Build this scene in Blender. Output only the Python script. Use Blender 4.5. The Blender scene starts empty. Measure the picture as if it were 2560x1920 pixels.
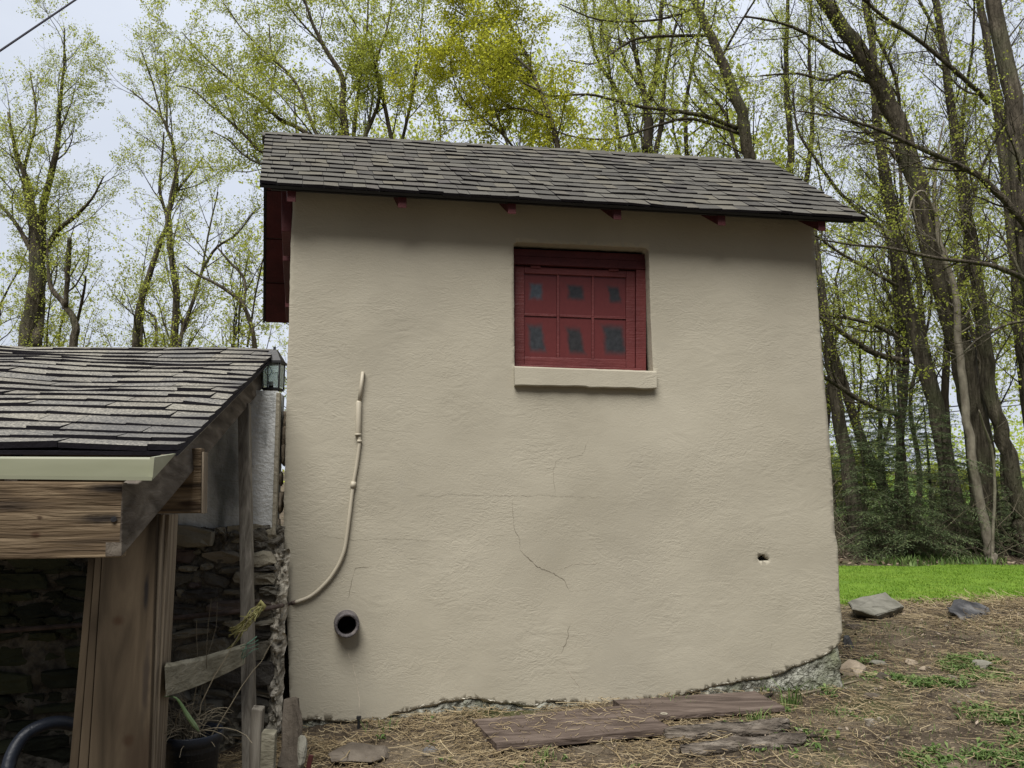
import bpy, bmesh, math, random
import numpy as np
from mathutils import Vector, Matrix, noise
from mathutils.geometry import delaunay_2d_cdt
R = math.radians
scene = bpy.context.scene
col = scene.collection

# ------------------------------------------------------------------ camera, sky, sun, exposure
PITCH, FPX, EYE = R(8.0), 1920.0, 1.5
cam_d = bpy.data.cameras.new('camera'); cam = bpy.data.objects.new('camera', cam_d); col.objects.link(cam)
cam.location = (0, 0, EYE); cam.rotation_euler = (R(90) + PITCH, 0, 0)
cam_d.sensor_width = 36.0; cam_d.lens = 36.0 * FPX / 2560.0
cam_d.clip_start = 0.05; cam_d.clip_end = 2000
scene.camera = cam
SUN_EL, SUN_AZ = R(58), R(198)       # azimuth clockwise from +Y (behind the viewer, slightly left)
world = bpy.data.worlds.new("World"); scene.world = world; world.use_nodes = True
def build_world():
    nt = world.node_tree; nt.nodes.clear(); N = nt.nodes.new; L = nt.links.new
    out = N('ShaderNodeOutputWorld'); bg = N('ShaderNodeBackground'); bg.inputs['Strength'].default_value = 0.1
    sky = N('ShaderNodeTexSky'); sky.sky_type = 'NISHITA'; sky.sun_disc = False
    sky.sun_elevation = SUN_EL; sky.sun_rotation = SUN_AZ; sky.dust_density = 2.0
    tc = N('ShaderNodeTexCoord'); sep = N('ShaderNodeSeparateXYZ'); L(tc.outputs['Generated'], sep.inputs[0])
    no = N('ShaderNodeTexNoise'); no.inputs['Scale'].default_value = 2.2; no.inputs['Detail'].default_value = 7
    mp = N('ShaderNodeMapping'); mp.inputs['Scale'].default_value = (1, 1, 2.2)
    L(tc.outputs['Generated'], mp.inputs[0]); L(mp.outputs[0], no.inputs['Vector'])
    rp = N('ShaderNodeValToRGB'); e = rp.color_ramp.elements
    e[0].position = .33; e[0].color = (.86, .86, .86, 1); e[1].position = .62; e[1].color = (1, 1, 1, 1)
    L(no.outputs[0], rp.inputs[0])
    # overcast brightness: brighter towards the zenith; dimmed behind the viewer to deepen eave shade
    m1 = N('ShaderNodeMath'); m1.operation = 'MAXIMUM'; m1.inputs[1].default_value = 0; L(sep.outputs['Z'], m1.inputs[0])
    m2 = N('ShaderNodeMath'); m2.operation = 'MULTIPLY_ADD'; m2.inputs[1].default_value = 0.35; m2.inputs[2].default_value = .70; L(m1.outputs[0], m2.inputs[0])
    m3 = N('ShaderNodeMath'); m3.operation = 'MULTIPLY_ADD'; m3.inputs[1].default_value = .56; m3.inputs[2].default_value = .62; L(sep.outputs['Y'], m3.inputs[0])
    m4 = N('ShaderNodeMath'); m4.operation = 'MULTIPLY'; L(m2.outputs[0], m4.inputs[0]); L(m3.outputs[0], m4.inputs[1])
    cl = N('ShaderNodeMix'); cl.data_type = 'RGBA'; cl.blend_type = 'MULTIPLY'; cl.inputs[0].default_value = 1
    cl.inputs[6].default_value = (7.3, 7.85, 8.9, 1); L(m4.outputs[0], cl.inputs[7])
    mx = N('ShaderNodeMix'); mx.data_type = 'RGBA'; L(rp.outputs[0], mx.inputs[0]); L(sky.outputs[0], mx.inputs[6]); L(cl.outputs[2], mx.inputs[7])
    L(mx.outputs[2], bg.inputs[0]); L(bg.outputs[0], out.inputs[0])
build_world()
sun_d = bpy.data.lights.new('sun', 'SUN'); sun = bpy.data.objects.new('sun', sun_d); col.objects.link(sun)
sun_d.energy = 4.6; sun_d.angle = R(38); sun_d.color = (1, .975, .93)
sun.rotation_euler = (R(90) - SUN_EL, 0, -SUN_AZ + math.pi)
sdir = Vector((math.sin(SUN_AZ) * math.cos(SUN_EL), math.cos(SUN_AZ) * math.cos(SUN_EL), math.sin(SUN_EL)))
sun.rotation_euler = sdir.to_track_quat('Z', 'Y').to_euler()
vs = scene.view_settings; vs.view_transform = 'Standard'; vs.look = 'None'; vs.gamma = 1; vs.exposure = 0.22
scene.cycles.max_bounces = 6; scene.cycles.transparent_max_bounces = 8

# ------------------------------------------------------------------ helpers
CP, SP = math.cos(PITCH), math.sin(PITCH)
FW, UP, RT = Vector((0, CP, SP)), Vector((0, -SP, CP)), Vector((1, 0, 0))
CAM = Vector((0, 0, EYE))
def ray(px, py): return FW + RT * ((px - 1280) / FPX) + UP * ((960 - py) / FPX)
def at(px, py, Y):                     # the world point seen at a photo pixel, at distance Y in front
    d = ray(px, py); return CAM + d * (Y / d.y)
YAW = R(8.4)
WE = Vector((math.cos(YAW), math.sin(YAW), 0)); WN = Vector((math.sin(YAW), -math.cos(YAW), 0)); W0 = Vector((0, 4.45, 0))
def on_wall(px, py, off=0.0):
    d = ray(px, py); t = ((W0 + WN * off) - CAM).dot(WN) / d.dot(WN); return CAM + d * t
def fbm(p, o=4): return noise.fractal(p, 1.0, 2.0, o)
def smooth(a, b, x):
    t = min(1, max(0, (x - a) / (b - a))); return t * t * (3 - 2 * t)
def g(x, y):                           # ground height
    z = -0.005 + 0.07 * min(max(y, -4), 4.4) + 0.032 * max(-1.5, min(x, 4.5)) * smooth(1, 4, y)
    z -= 0.10 * smooth(-1.25, -1.7, x) * (1 - smooth(5, 8, y))
    z += 0.075 * smooth(4.6, 6.6, y) * smooth(1.5, 2.5, x) - .12 * smooth(6.8, 9, y) * smooth(1.5, 2.5, x)
    z += .16 * smooth(12, 16, y) - .5 * smooth(17, 26, y) + 3.0 * smooth(30, 75, y) + 6 * smooth(75, 300, y)
    n = fbm(Vector((x * .9, y * .9, 0)), 4) * .03 + fbm(Vector((x * 5, y * 5, 3)), 3) * .012
    return z + n * (1 if y < 7 else .5)
def on_ground(px, py, off=0.0):
    d = ray(px, py); Y = 4.0
    for _ in range(40):
        p = CAM + d * (Y / d.y)
        h = g(p.x, p.y) + off
        t = (h - EYE) / d.z
        Y = .5 * Y + .5 * max(1.0, min(40.0, t * d.y))
    return CAM + d * (Y / d.y)

class MB:
    def __init__(s): s.v = []; s.f = []
    def add(s, vs, fs):
        o = len(s.v); s.v += [tuple(v) for v in vs]; s.f += [tuple(i + o for i in f) for f in fs]
    def hexa(s, a):                    # eight corners: 0-3 one face, 4-7 the opposite one
        s.add(a, [(3, 2, 1, 0), (4, 5, 6, 7), (0, 1, 5, 4), (1, 2, 6, 5), (2, 3, 7, 6), (3, 0, 4, 7)])
    def box(s, c, sz, rot=None):
        c = Vector(c); x, y, z = sz[0] / 2, sz[1] / 2, sz[2] / 2
        p = [Vector(q) for q in ((-x, -y, -z), (x, -y, -z), (x, y, -z), (-x, y, -z), (-x, -y, z), (x, -y, z), (x, y, z), (-x, y, z))]
        if rot is not None: p = [rot @ q for q in p]
        s.hexa([c + q for q in p])
    def bar(s, a, b, w, h, up=Vector((0, 0, 1))):
        a, b = Vector(a), Vector(b); t = (b - a).normalized(); sx = t.cross(up).normalized(); u = sx.cross(t)
        q = lambda p: [p - sx * w / 2 - u * h / 2, p + sx * w / 2 - u * h / 2, p + sx * w / 2 + u * h / 2, p - sx * w / 2 + u * h / 2]
        s.hexa(q(a) + q(b))
    def tube(s, pts, rad, n=6, cap=True):
        pts = [Vector(p) for p in pts]; m = len(pts)
        if not hasattr(rad, '__len__'): rad = [rad] * m
        t = (pts[1] - pts[0]).normalized()
        ref = Vector((0, 0, 1)) if abs(t.z) < .9 else Vector((1, 0, 0))
        u = t.cross(ref).normalized(); vs = []
        cs = [(math.cos(2 * math.pi * k / n), math.sin(2 * math.pi * k / n)) for k in range(n)]
        for i in range(m):
            if i > 0: t = (pts[min(i + 1, m - 1)] - pts[i - 1]).normalized()
            u = (u - t * u.dot(t)).normalized(); w = t.cross(u)
            for c, sn in cs: vs.append(pts[i] + (u * c + w * sn) * rad[i])
        fs = []
        for i in range(m - 1):
            for k in range(n):
                k2 = (k + 1) % n; fs.append((i * n + k, i * n + k2, (i + 1) * n + k2, (i + 1) * n + k))
        if cap: fs.append(tuple(range(n - 1, -1, -1))); fs.append(tuple((m - 1) * n + k for k in range(n)))
        s.add(vs, fs)
    def build(s, name, m, parent=None, smooth=False, bevel=0):
        me = bpy.data.meshes.new(name); me.from_pydata(s.v, [], s.f); me.update()
        return link(name, me, m, parent, smooth, bevel)
def link(name, me, m, parent=None, smooth=False, bevel=0):
    o = bpy.data.objects.new(name, me); col.objects.link(o)
    if m: me.materials.append(m)
    if smooth: me.polygons.foreach_set('use_smooth', [True] * len(me.polygons))
    if bevel:
        b = o.modifiers.new('bevel', 'BEVEL'); b.width = bevel; b.segments = 2; b.limit_method = 'ANGLE'
    if parent: adopt(o, parent)
    return o
def world_loc(o):
    v = Vector(o.location)
    return v
def adopt(o, parent):
    o.parent = parent
    r = parent
    while r.parent: r = r.parent
    o.matrix_parent_inverse = Matrix.Translation(-Vector(r.location)) if parent == r and r.type == 'EMPTY' else Matrix.Identity(4)
def tag(o, label=None, cat=None, group=None, kind=None):
    if label: o['label'] = label
    if cat: o['category'] = cat
    if group: o['group'] = group
    if kind: o['kind'] = kind
    return o
def thing(name, loc, label, cat, group=None):
    o = bpy.data.objects.new(name, None); col.objects.link(o); o.location = loc; o.empty_display_size = .1
    return tag(o, label, cat, group)

# ------------------------------------------------------------------ materials
def mat(name, ramp, scale=6, detail=8, stretch=(1, 1, 1), rough=.85, bumps=(), isl=None, islmix=.6, spec=.25, trans=0.0, second=None, metal=0.0, distort=0.0, bmask=0):
    """noise-driven colour ramp; bumps = [(scale, strength, stretch)]; isl = ramp picked per mesh island; second = (scale, lo, hi, colour, stretch)"""
    m = bpy.data.materials.new(name); m.use_nodes = True; nt = m.node_tree; N = nt.nodes.new; L = nt.links.new
    b = nt.nodes['Principled BSDF']; tc = N('ShaderNodeTexCoord')
    def nz(sc, st, de=8, di=0.0):
        mp = N('ShaderNodeMapping'); mp.inputs['Scale'].default_value = st; L(tc.outputs['Object'], mp.inputs[0])
        n = N('ShaderNodeTexNoise'); n.inputs['Scale'].default_value = sc; n.inputs['Detail'].default_value = de; n.inputs['Distortion'].default_value = di
        L(mp.outputs[0], n.inputs['Vector']); return n.outputs[0]
    def rmp(src, stops):
        r = N('ShaderNodeValToRGB'); cr = r.color_ramp
        while len(cr.elements) < len(stops): cr.elements.new(.5)
        for e, (p, c) in zip(cr.elements, stops): e.position = p; e.color = (*c, 1)
        if src is not None: L(src, r.inputs[0])
        return r.outputs[0]
    def mixc(f, a, c, mode='MIX'):
        x = N('ShaderNodeMix'); x.data_type = 'RGBA'; x.blend_type = mode
        if isinstance(f, float): x.inputs[0].default_value = f
        else: L(f, x.inputs[0])
        L(a, x.inputs[6])
        if isinstance(c, tuple): x.inputs[7].default_value = (*c, 1)
        else: L(c, x.inputs[7])
        return x.outputs[2]
    c = rmp(nz(scale, stretch, detail, distort), ramp)
    if isl:
        ge = N('ShaderNodeNewGeometry'); r = rmp(ge.outputs['Random Per Island'], isl); c = mixc(islmix, c, r)
    for sd in ([second] if second and not isinstance(second, list) else (second or [])):
        f = rmp(nz(sd[0], sd[4] if len(sd) > 4 else (1, 1, 1)), [(sd[1], (0, 0, 0)), (sd[2], (1, 1, 1))]); c = mixc(f, c, sd[3])
    L(c, b.inputs['Base Color']); b.inputs['Roughness'].default_value = rough; b.inputs['Metallic'].default_value = metal
    b.inputs['Specular IOR Level'].default_value = spec
    prev = None
    for bs in bumps:
        bp = N('ShaderNodeBump'); bp.inputs['Strength'].default_value = bs[1]; bp.inputs['Distance'].default_value = bs[3] if len(bs) > 3 else .02
        if bmask:
            mr = N('ShaderNodeMapRange'); mr.inputs[1].default_value = .38; mr.inputs[2].default_value = .68; mr.inputs[3].default_value = bs[1] * .12; mr.inputs[4].default_value = bs[1] * 1.35; L(nz(bmask * (1 + .37 * len(bumps[:bumps.index(bs)])), (1, 1, 1.4), 3), mr.inputs[0]); L(mr.outputs[0], bp.inputs['Strength'])
        L(nz(bs[0], bs[2] if len(bs) > 2 else (1, 1, 1), 6, bs[4] if len(bs) > 4 else .6), bp.inputs['Height'])
        if prev: L(prev, bp.inputs['Normal'])
        prev = bp.outputs[0]
    if prev: L(prev, b.inputs['Normal'])
    if trans:
        tr = N('ShaderNodeBsdfTranslucent'); L(c, tr.inputs[0]); ms = N('ShaderNodeMixShader'); ms.inputs[0].default_value = trans
        L(b.outputs[0], ms.inputs[1]); L(tr.outputs[0], ms.inputs[2]); L(ms.outputs[0], nt.nodes['Material Output'].inputs[0])
    return m
def flat(name, c, rough=.6, spec=.3, metal=0.0):
    d = tuple(x * .82 for x in c)
    return mat(name, [(.35, d), (.65, c)], 9, 6, rough=rough, spec=spec, metal=metal, bumps=[(60, .15)])
def glass(name):
    m = bpy.data.materials.new(name); m.use_nodes = True; b = m.node_tree.nodes['Principled BSDF']
    b.inputs['Base Color'].default_value = (.75, .82, .8, 1); b.inputs['Roughness'].default_value = .12; b.inputs['Transmission Weight'].default_value = .85
    return m
STUCCO = [(.25, (.350, .320, .250)), (.5, (.392, .360, .284)), (.75, (.424, .391, .311))]
M = {}
M['stucco'] = mat('stucco', STUCCO, 1.6, 6, rough=.8, spec=.2, bmask=2.1, bumps=[(4, .14, (1, 1, 2.0), .02, 2.5), (15, .26, (1, 1, 2.2), .010, 2.2), (44, .26, (1.3, 1, 1.6), .006, 1.2), (150, .16, (1, 1, 1.2), .003)],
                  second=[(1.2, .5, .75, (.352, .323, .258), (1, 1, .6)), (7, .62, .80, (.372, .343, .274))])
M['stucco_edge'] = mat('plaster_edge', [(.34, (.12, .11, .09)), (.48, (.36, .33, .27)), (.62, (.52, .48, .40))], 20, 9, bumps=[(40, .7, (1, 1, 1), .02)])
M['lip'] = mat('broken_plaster_lip', [(.36, (.30, .28, .225)), (.48, (.50, .47, .385)), (.64, (.62, .585, .50))], 26, 8, bumps=[(50, .6, (1, 1, 1), .01)])
M['rubble'] = mat('rubble_concrete', [(.32, (.06, .06, .048)), (.5, (.27, .27, .225)), (.68, (.46, .46, .40))], 34, 10, bumps=[(45, 1, (1, 1, 1), .03)], second=(4, .5, .7, (.16, .17, .11)))
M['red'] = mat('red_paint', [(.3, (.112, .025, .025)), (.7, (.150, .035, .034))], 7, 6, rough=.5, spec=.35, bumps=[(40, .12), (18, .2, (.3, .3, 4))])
M['red_dark'] = mat('dark_red_paint', [(.3, (.06, .015, .017)), (.7, (.094, .022, .024))], 7, 6, rough=.6, bumps=[(40, .2)])  # darker red for rafters, soffit, blocks and some window frame boards
M['shingle'] = mat('slate_grey_shingle', [(.3, (.07, .066, .057)), (.55, (.108, .102, .088)), (.75, (.15, .142, .12))], 120, 4, rough=.92, spec=.15, islmix=.58,
                   isl=[(0, (.06, .057, .054)), (.25, (.09, .086, .077)), (.5, (.118, .112, .098)), (.72, (.14, .133, .114)), (.88, (.165, .15, .115)), (1, (.082, .074, .076))], bumps=[(160, .5, (1, 1, 1), .006)])
M['shingle_old'] = mat('weathered_shingle', [(.36, (.07, .067, .059)), (.47, (.20, .19, .165)), (.56, (.30, .28, .24)), (.66, (.56, .52, .42))], 100, 3, rough=.95, spec=.1, islmix=.5,
                   isl=[(0, (.13, .13, .13)), (.4, (.20, .19, .17)), (.8, (.265, .25, .205)), (1, (.16, .145, .128))], bumps=[(120, .9, (1, 1, 1), .008)], second=(1.4, .52, .75, (.085, .085, .09)))
M['felt'] = flat('black_roofing_felt', (.02, .018, .025), .9)
M['drip'] = flat('black_drip_edge', (.018, .018, .018), .6)
M['crack'] = flat('crack_shadow', (.22, .192, .148), .95, 0)
M['crack_pale'] = flat('crack_filler', (.58, .52, .42), .95, 0)
def wood(name, ramp, st, bs=.5, extra=None): return mat(name, ramp, 5, 9, st, .85, [(14, bs, st, .01)], spec=.15, second=extra, distort=.8)
M['wood_beam'] = wood('weathered_beam_wood', [(.3, (.04, .029, .02)), (.5, (.118, .083, .050)), (.68, (.21, .157, .10))], (.3, 2.5, 7), .8, [(2.2, .56, .74, (.05, .036, .028), (1, 1, 1))])
M['wood_post'] = wood('brown_post_wood', [(.28, (.022, .016, .010)), (.5, (.058, .043, .028)), (.72, (.105, .080, .053))], (1.8, 1.5, .28), .35, [(2.4, .55, .78, (.042, .027, .018), (2, 2, .7))])
M['wood_edge'] = wood('pale_post_edge', [(.3, (.11, .085, .06)), (.6, (.26, .215, .16))], (9, 9, .4), .6)
M['wood_grey'] = wood('grey_weathered_wood', [(.3, (.10, .088, .072)), (.55, (.20, .182, .152)), (.75, (.30, .275, .235))], (7, 7, .5), .7)
M['wood_rafter'] = wood('dark_rafter_wood', [(.3, (.045, .036, .028)), (.5, (.10, .083, .066)), (.7, (.19, .165, .135))], (4, .6, 3), .7)
M['wood_rail'] = wood('mossy_rail_wood', [(.3, (.12, .11, .08)), (.55, (.22, .205, .155)), (.75, (.32, .30, .24))], (2, 2, 5), .7)
M['wood_plank'] = wood('old_brown_plank', [(.28, (.05, .037, .030)), (.52, (.105, .080, .066)), (.74, (.175, .138, .115))], (.8, 5, 5), .8)
M['wood_split'] = wood('split_orange_wood', [(.3, (.08, .04, .02)), (.6, (.24, .12, .05))], (1, 8, 8), .8)
M['white_trim'] = mat('pale_trim', [(.3, (.23, .238, .16)), (.7, (.335, .34, .25))], 3, 5, (.5, 1, 3), .45)
M['bark'] = mat('tree_bark', [(.3, (.045, .038, .029)), (.55, (.115, .098, .074)), (.75, (.19, .165, .125))], 4, 8, (4, 4, .6), .95, [(9, 1, (3, 3, .35), .06), (30, .8, (1.5, 1.5, .6), .03)], second=[(1.2, .52, .75, (.10, .105, .06)), (5, .55, .7, (.05, .043, .033), (3, 3, .4))], spec=.1)
M['bark_dark'] = mat('dark_bark', [(.3, (.022, .018, .014)), (.7, (.062, .052, .040))], 5, 6, (3, 3, .7), .95, spec=.1)
M['bark_pale'] = mat('pale_bark', [(.3, (.13, .11, .085)), (.7, (.27, .24, .19))], 5, 8, (3, 3, 1), .9, [(20, .5, (1, 1, 1), .02)])
LF = [(0, (.36, .41, .06)), (.35, (.46, .51, .085)), (.7, (.54, .58, .13)), (1, (.44, .42, .085))]
def leafm(name, k, stops=LF): return mat(name, [(.3, tuple(x * k for x in stops[0][1])), (.7, tuple(x * k for x in stops[2][1]))], .8, 2, isl=[(p, tuple(x * k for x in c)) for p, c in stops], islmix=.7, rough=.6, trans=.72)
M['leaf'] = leafm('young_leaf', .95)
M['leaf_pale'] = leafm('pale_young_leaf', 1.15)
M['leaf_gold'] = leafm('golden_leaf', 1.0, [(0, (.38, .41, .03)), (.35, (.48, .50, .05)), (.7, (.58, .58, .07)), (1, (.44, .42, .05))])
M['needle'] = mat('hemlock_needle', [(.3, (.035, .06, .026)), (.7, (.07, .11, .045))], 2, 3, isl=[(0, (.08, .11, .055)), (.6, (.16, .21, .095)), (1, (.27, .32, .14))], islmix=.75, rough=.6, trans=.35)
M['grass'] = mat('lawn_green', [(.3, (.13, .235, .014)), (.7, (.19, .32, .03))], 3, 4, isl=[(0, (.09, .17, .012)), (.6, (.17, .29, .025)), (1, (.29, .38, .08))], islmix=.6, second=[(1.3, .5, .72, (.24, .34, .05)), (2.1, .56, .75, (.10, .20, .02))], rough=.7, trans=.3)
M['lawn'] = mat('lawn_soil', [(.3, (.08, .15, .012)), (.7, (.13, .22, .02))], 6, 8, rough=.95, bumps=[(30, .6)])
M['meadow'] = mat('far_meadow', [(.3, (.10, .19, .03)), (.7, (.17, .28, .05))], .4, 6, rough=.95)
M['soil'] = mat('bare_soil', [(.28, (.04, .031, .023)), (.5, (.10, .079, .057)), (.72, (.19, .155, .108))], 3.2, 12, rough=.97, spec=.05, bumps=[(10, .8, (1, 1, 1), .05), (60, .9, (1, 1, 1), .02)], second=[(1.1, .56, .74, (.075, .085, .032)), (48, .60, .68, (.30, .24, .16))])
M['clod'] = mat('soil_clods', [(.3, (.05, .04, .03)), (.7, (.16, .13, .10))], 6, 6, isl=[(0, (.05, .04, .03)), (.6, (.12, .095, .07)), (1, (.30, .27, .22))], islmix=.7, rough=.95)
M['straw'] = mat('dry_straw', [(.3, (.20, .15, .08)), (.7, (.33, .26, .15))], 3, 3, isl=[(0, (.07, .048, .028)), (.35, (.16, .115, .06)), (.7, (.29, .22, .125)), (1, (.42, .35, .22))], islmix=.75, rough=.8)
M['dead_leaf'] = mat('dead_leaf', [(.3, (.12, .085, .055)), (.7, (.26, .2, .14))], 5, 3, isl=[(0, (.07, .048, .032)), (.5, (.20, .15, .10)), (1, (.40, .33, .26))], islmix=.75, rough=.85)
M['weed'] = mat('weed_green', [(.3, (.07, .125, .03)), (.7, (.13, .20, .055))], 5, 3, isl=[(0, (.055, .105, .025)), (.6, (.13, .20, .055)), (1, (.24, .31, .11))], islmix=.7, rough=.6, trans=.25)
def rock(name, a, b, c, sc=7): return mat(name, [(.3, a), (.52, b), (.74, c)], sc, 10, rough=.9, spec=.15, bumps=[(8, .6, (1, 1, 1), .03), (45, .6, (1, 1, 1), .012)])
M['rock_grey'] = rock('grey_stone', (.12, .115, .09), (.21, .20, .165), (.30, .285, .235))
M['rock_dark'] = rock('dark_stone', (.018, .018, .02), (.06, .06, .062), (.17, .165, .16))
M['rock_tan'] = rock('tan_stone', (.2, .16, .115), (.31, .255, .19), (.40, .34, .265))
M['rock_brown'] = rock('brown_stone', (.05, .041, .032), (.115, .096, .076), (.21, .18, .145))
M['stones'] = mat('rubble_stone', [(.28, (.045, .042, .034)), (.5, (.14, .13, .105)), (.74, (.27, .25, .2))], 9, 10, rough=.92, spec=.12, islmix=.7,
                  isl=[(0, (.035, .03, .03)), (.25, (.08, .075, .066)), (.5, (.15, .14, .112)), (.72, (.22, .20, .155)), (.9, (.32, .285, .21)), (1, (.08, .05, .055))], bumps=[(12, .7, (1, 1, 2), .03), (50, .6, (1, 1, 1), .012)])
M['stones_mossy_shade'] = mat('mossy_stone_painted_shade', [(.28, (.014, .016, .011)), (.5, (.042, .047, .031)), (.74, (.085, .09, .06))], 9, 10, rough=.9, spec=.12, islmix=.6,
                  isl=[(0, (.018, .019, .016)), (.5, (.045, .05, .034)), (1, (.085, .092, .05))], bumps=[(12, .7, (1, 1, 2), .03), (50, .6, (1, 1, 1), .012)])  # mossy tint, with the shade under the lean-to roof darkened into the colour
M['mortar'] = mat('crumbling_mortar', [(.35, (.05, .045, .038)), (.6, (.17, .155, .125))], 18, 9, bumps=[(25, 1, (1, 1, 1), .04)])
M['grey_render'] = mat('grey_cement_render', [(.32, (.18, .19, .186)), (.5, (.54, .555, .545)), (.64, (.80, .81, .795))], 2.6, 9, (1.6, 1.6, .6), .9, [(16, .5, (1, 1, 2.5), .015), (60, .4)], second=(3.4, .55, .72, (.10, .11, .105), (2.6, 2.6, .5)))
M['cream'] = mat('cream_board', [(.3, (.25, .225, .17)), (.7, (.38, .345, .27))], 9, 8, (3, 3, 1), .85, [(30, .6)])
M['conduit'] = mat('painted_conduit', [(.3, (.40, .358, .276)), (.7, (.47, .425, .335))], 6, 5, rough=.5, spec=.35)
M['rust'] = mat('rusty_pipe', [(.3, (.045, .034, .031)), (.7, (.12, .088, .075))], 20, 8, rough=.75, bumps=[(50, .4)])
M['clay_pipe'] = mat('grey_clay_pipe', [(.3, (.055, .05, .052)), (.55, (.12, .108, .108)), (.75, (.22, .19, .175))], 18, 8, rough=.6, bumps=[(40, .4)])
M['black_plastic'] = flat('black_plastic', (.012, .016, .026), .45, .4)
M['iron'] = flat('black_iron', (.02, .02, .022), .5, .4)
M['cable'] = flat('black_cable', (.03, .026, .04), .7)
M['rope'] = mat('yellow_rope', [(.3, (.22, .2, .07)), (.7, (.42, .4, .18))], 30, 5, rough=.9)
M['twine'] = mat('green_twine', [(.3, (.05, .12, .085)), (.7, (.13, .22, .16))], 30, 5, rough=.9)
M['stalk'] = mat('dry_stalk', [(.3, (.10, .085, .06)), (.7, (.24, .205, .15))], 6, 3, isl=[(0, (.08, .068, .045)), (1, (.26, .22, .15))], islmix=.6, rough=.9)
M['leek'] = mat('green_blade', [(.3, (.12, .19, .08)), (.7, (.27, .36, .2))], 8, 4, rough=.6, trans=.2)
M['glass'] = glass('lantern_glass')
M['dark'] = flat('dark_interior', (.01, .009, .008), .95, 0)
M['log_bark'] = mat('furrowed_bark', [(.3, (.05, .041, .032)), (.52, (.14, .117, .094)), (.74, (.25, .218, .18))], 7, 9, (1, 5, 5), .95, [(9, 1, (1, 6, 6), .04)])
M['blade_red'] = flat('dark_red_metal', (.06, .015, .014), .6)

# ------------------------------------------------------------------ the ground
def axis(vals):
    o = []
    for a, b, st in vals:
        n = max(1, int(round((b - a) / st))); o += [a + (b - a) * i / n for i in range(n)]
    return o + [vals[-1][1]]
XS = axis([(-260, -60, 25), (-60, -12, 4), (-12, -3, .6), (-3, 6, .06), (6, 14, .5), (14, 60, 4), (60, 260, 25)])
YS = axis([(-40, 0, 5), (0, 2.6, .3), (2.6, 7.6, .06), (7.6, 18, .35), (18, 40, 1.2), (40, 100, 5), (100, 400, 30)])
def sheet(name, xs, ys, m, dz=0.0):
    vs = [(x, y, g(x, y) + dz) for y in ys for x in xs]; n = len(xs)
    fs = [(j * n + i, j * n + i + 1, (j + 1) * n + i + 1, (j + 1) * n + i) for j in range(len(ys) - 1) for i in range(n - 1)]
    me = bpy.data.meshes.new(name); me.from_pydata(vs, [], fs); me.update()
    return tag(link(name, me, m, None, True), kind='structure')
sheet('ground', XS, YS, M['soil'])
sheet('meadow', axis([(2, 80, 3)]), axis([(27, 100, 4)]), M['meadow'], .03)
def lawn_near(x): return 7.25 + .25 * noise.noise(Vector((x * 1.3, 0, 5))) + .14 * noise.noise(Vector((x * 6, 0, 5))) + .10 * (x - 3)
def lawn_far(x): return 11.6 + .35 * noise.noise(Vector((x * .8, 3, 5))) + .05 * (x - 3)
def make_lawn():
    xs = axis([(1.2, 10, .2), (10, 20, 1)]); vs = []; fs = []; K = 26
    for x in xs:
        a, b = lawn_near(x) + .22, lawn_far(x)
        for k in range(K):
            y = a + (b - a) * k / (K - 1); vs.append((x, y, g(x, y) + .008))
    for i in range(len(xs) - 1):
        for k in range(K - 1): fs.append((i * K + k, (i + 1) * K + k, (i + 1) * K + k + 1, i * K + k + 1))
    me = bpy.data.meshes.new('lawn'); me.from_pydata(vs, [], fs); me.update()
    tag(link('lawn', me, M['lawn'], None, True), kind='structure')
make_lawn()

# ------------------------------------------------------------------ the stucco building
shed = thing('stucco_building', on_ground(1400, 1780), 'beige stucco outbuilding with grey shingle roof and dark red window', 'building')
def uv(p): d = p - W0; return (d.dot(WE), p.z)
def wdisp(u, z):
    return .010 * fbm(Vector((u * 1.3, z * 1.5, 7)), 2) + .0016 * fbm(Vector((u * 6, z * 7, 2)), 3)
def wpt(u, z, off=0.0): return W0 + WE * u + WN * (wdisp(u, z) + off) + Vector((0, 0, z))
LEFT = [(737, 455), (733, 500), (727, 600), (722, 800), (718, 900), (712, 1180), (708, 1350), (711, 1450), (718, 1560), (722, 1650), (724, 1740), (738, 1797)]
BOT = [(757, 1800), (800, 1799), (836, 1803), (900, 1806), (953, 1802), (989, 1784), (1030, 1776), (1062, 1766), (1090, 1762), (1116, 1753), (1150, 1751), (1175, 1746), (1200, 1747), (1220, 1753), (1250, 1758), (1288, 1759), (1320, 1767), (1346, 1764), (1360, 1756), (1378, 1753), (1410, 1757), (1446, 1757), (1490, 1764), (1536, 1757), (1604, 1755), (1660, 1746), (1713, 1736), (1750, 1726), (1787, 1716), (1830, 1707), (1860, 1701), (1900, 1697), (1934, 1690), (1955, 1683), (1978, 1669), (2006, 1662), (2034, 1651), (2060, 1640), (2077, 1630), (2099, 1608)]
RIGHT = [(2106, 1573), (2099, 1490), (2094, 1365), (2087, 1332), (2080, 1200), (2070, 1060), (2058, 900), (2049, 780), (2041, 678), (2034, 570), (2031, 530)]
WIN = [(1286, 916), (1634, 927), (1626, 770), (1621, 626), (1614, 620), (1450, 612), (1292, 605), (1284, 610)]
HOLE = [(1894, 1396), (1902, 1389), (1912, 1386), (1914, 1392), (1923, 1401), (1911, 1403), (1900, 1402)]
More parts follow.
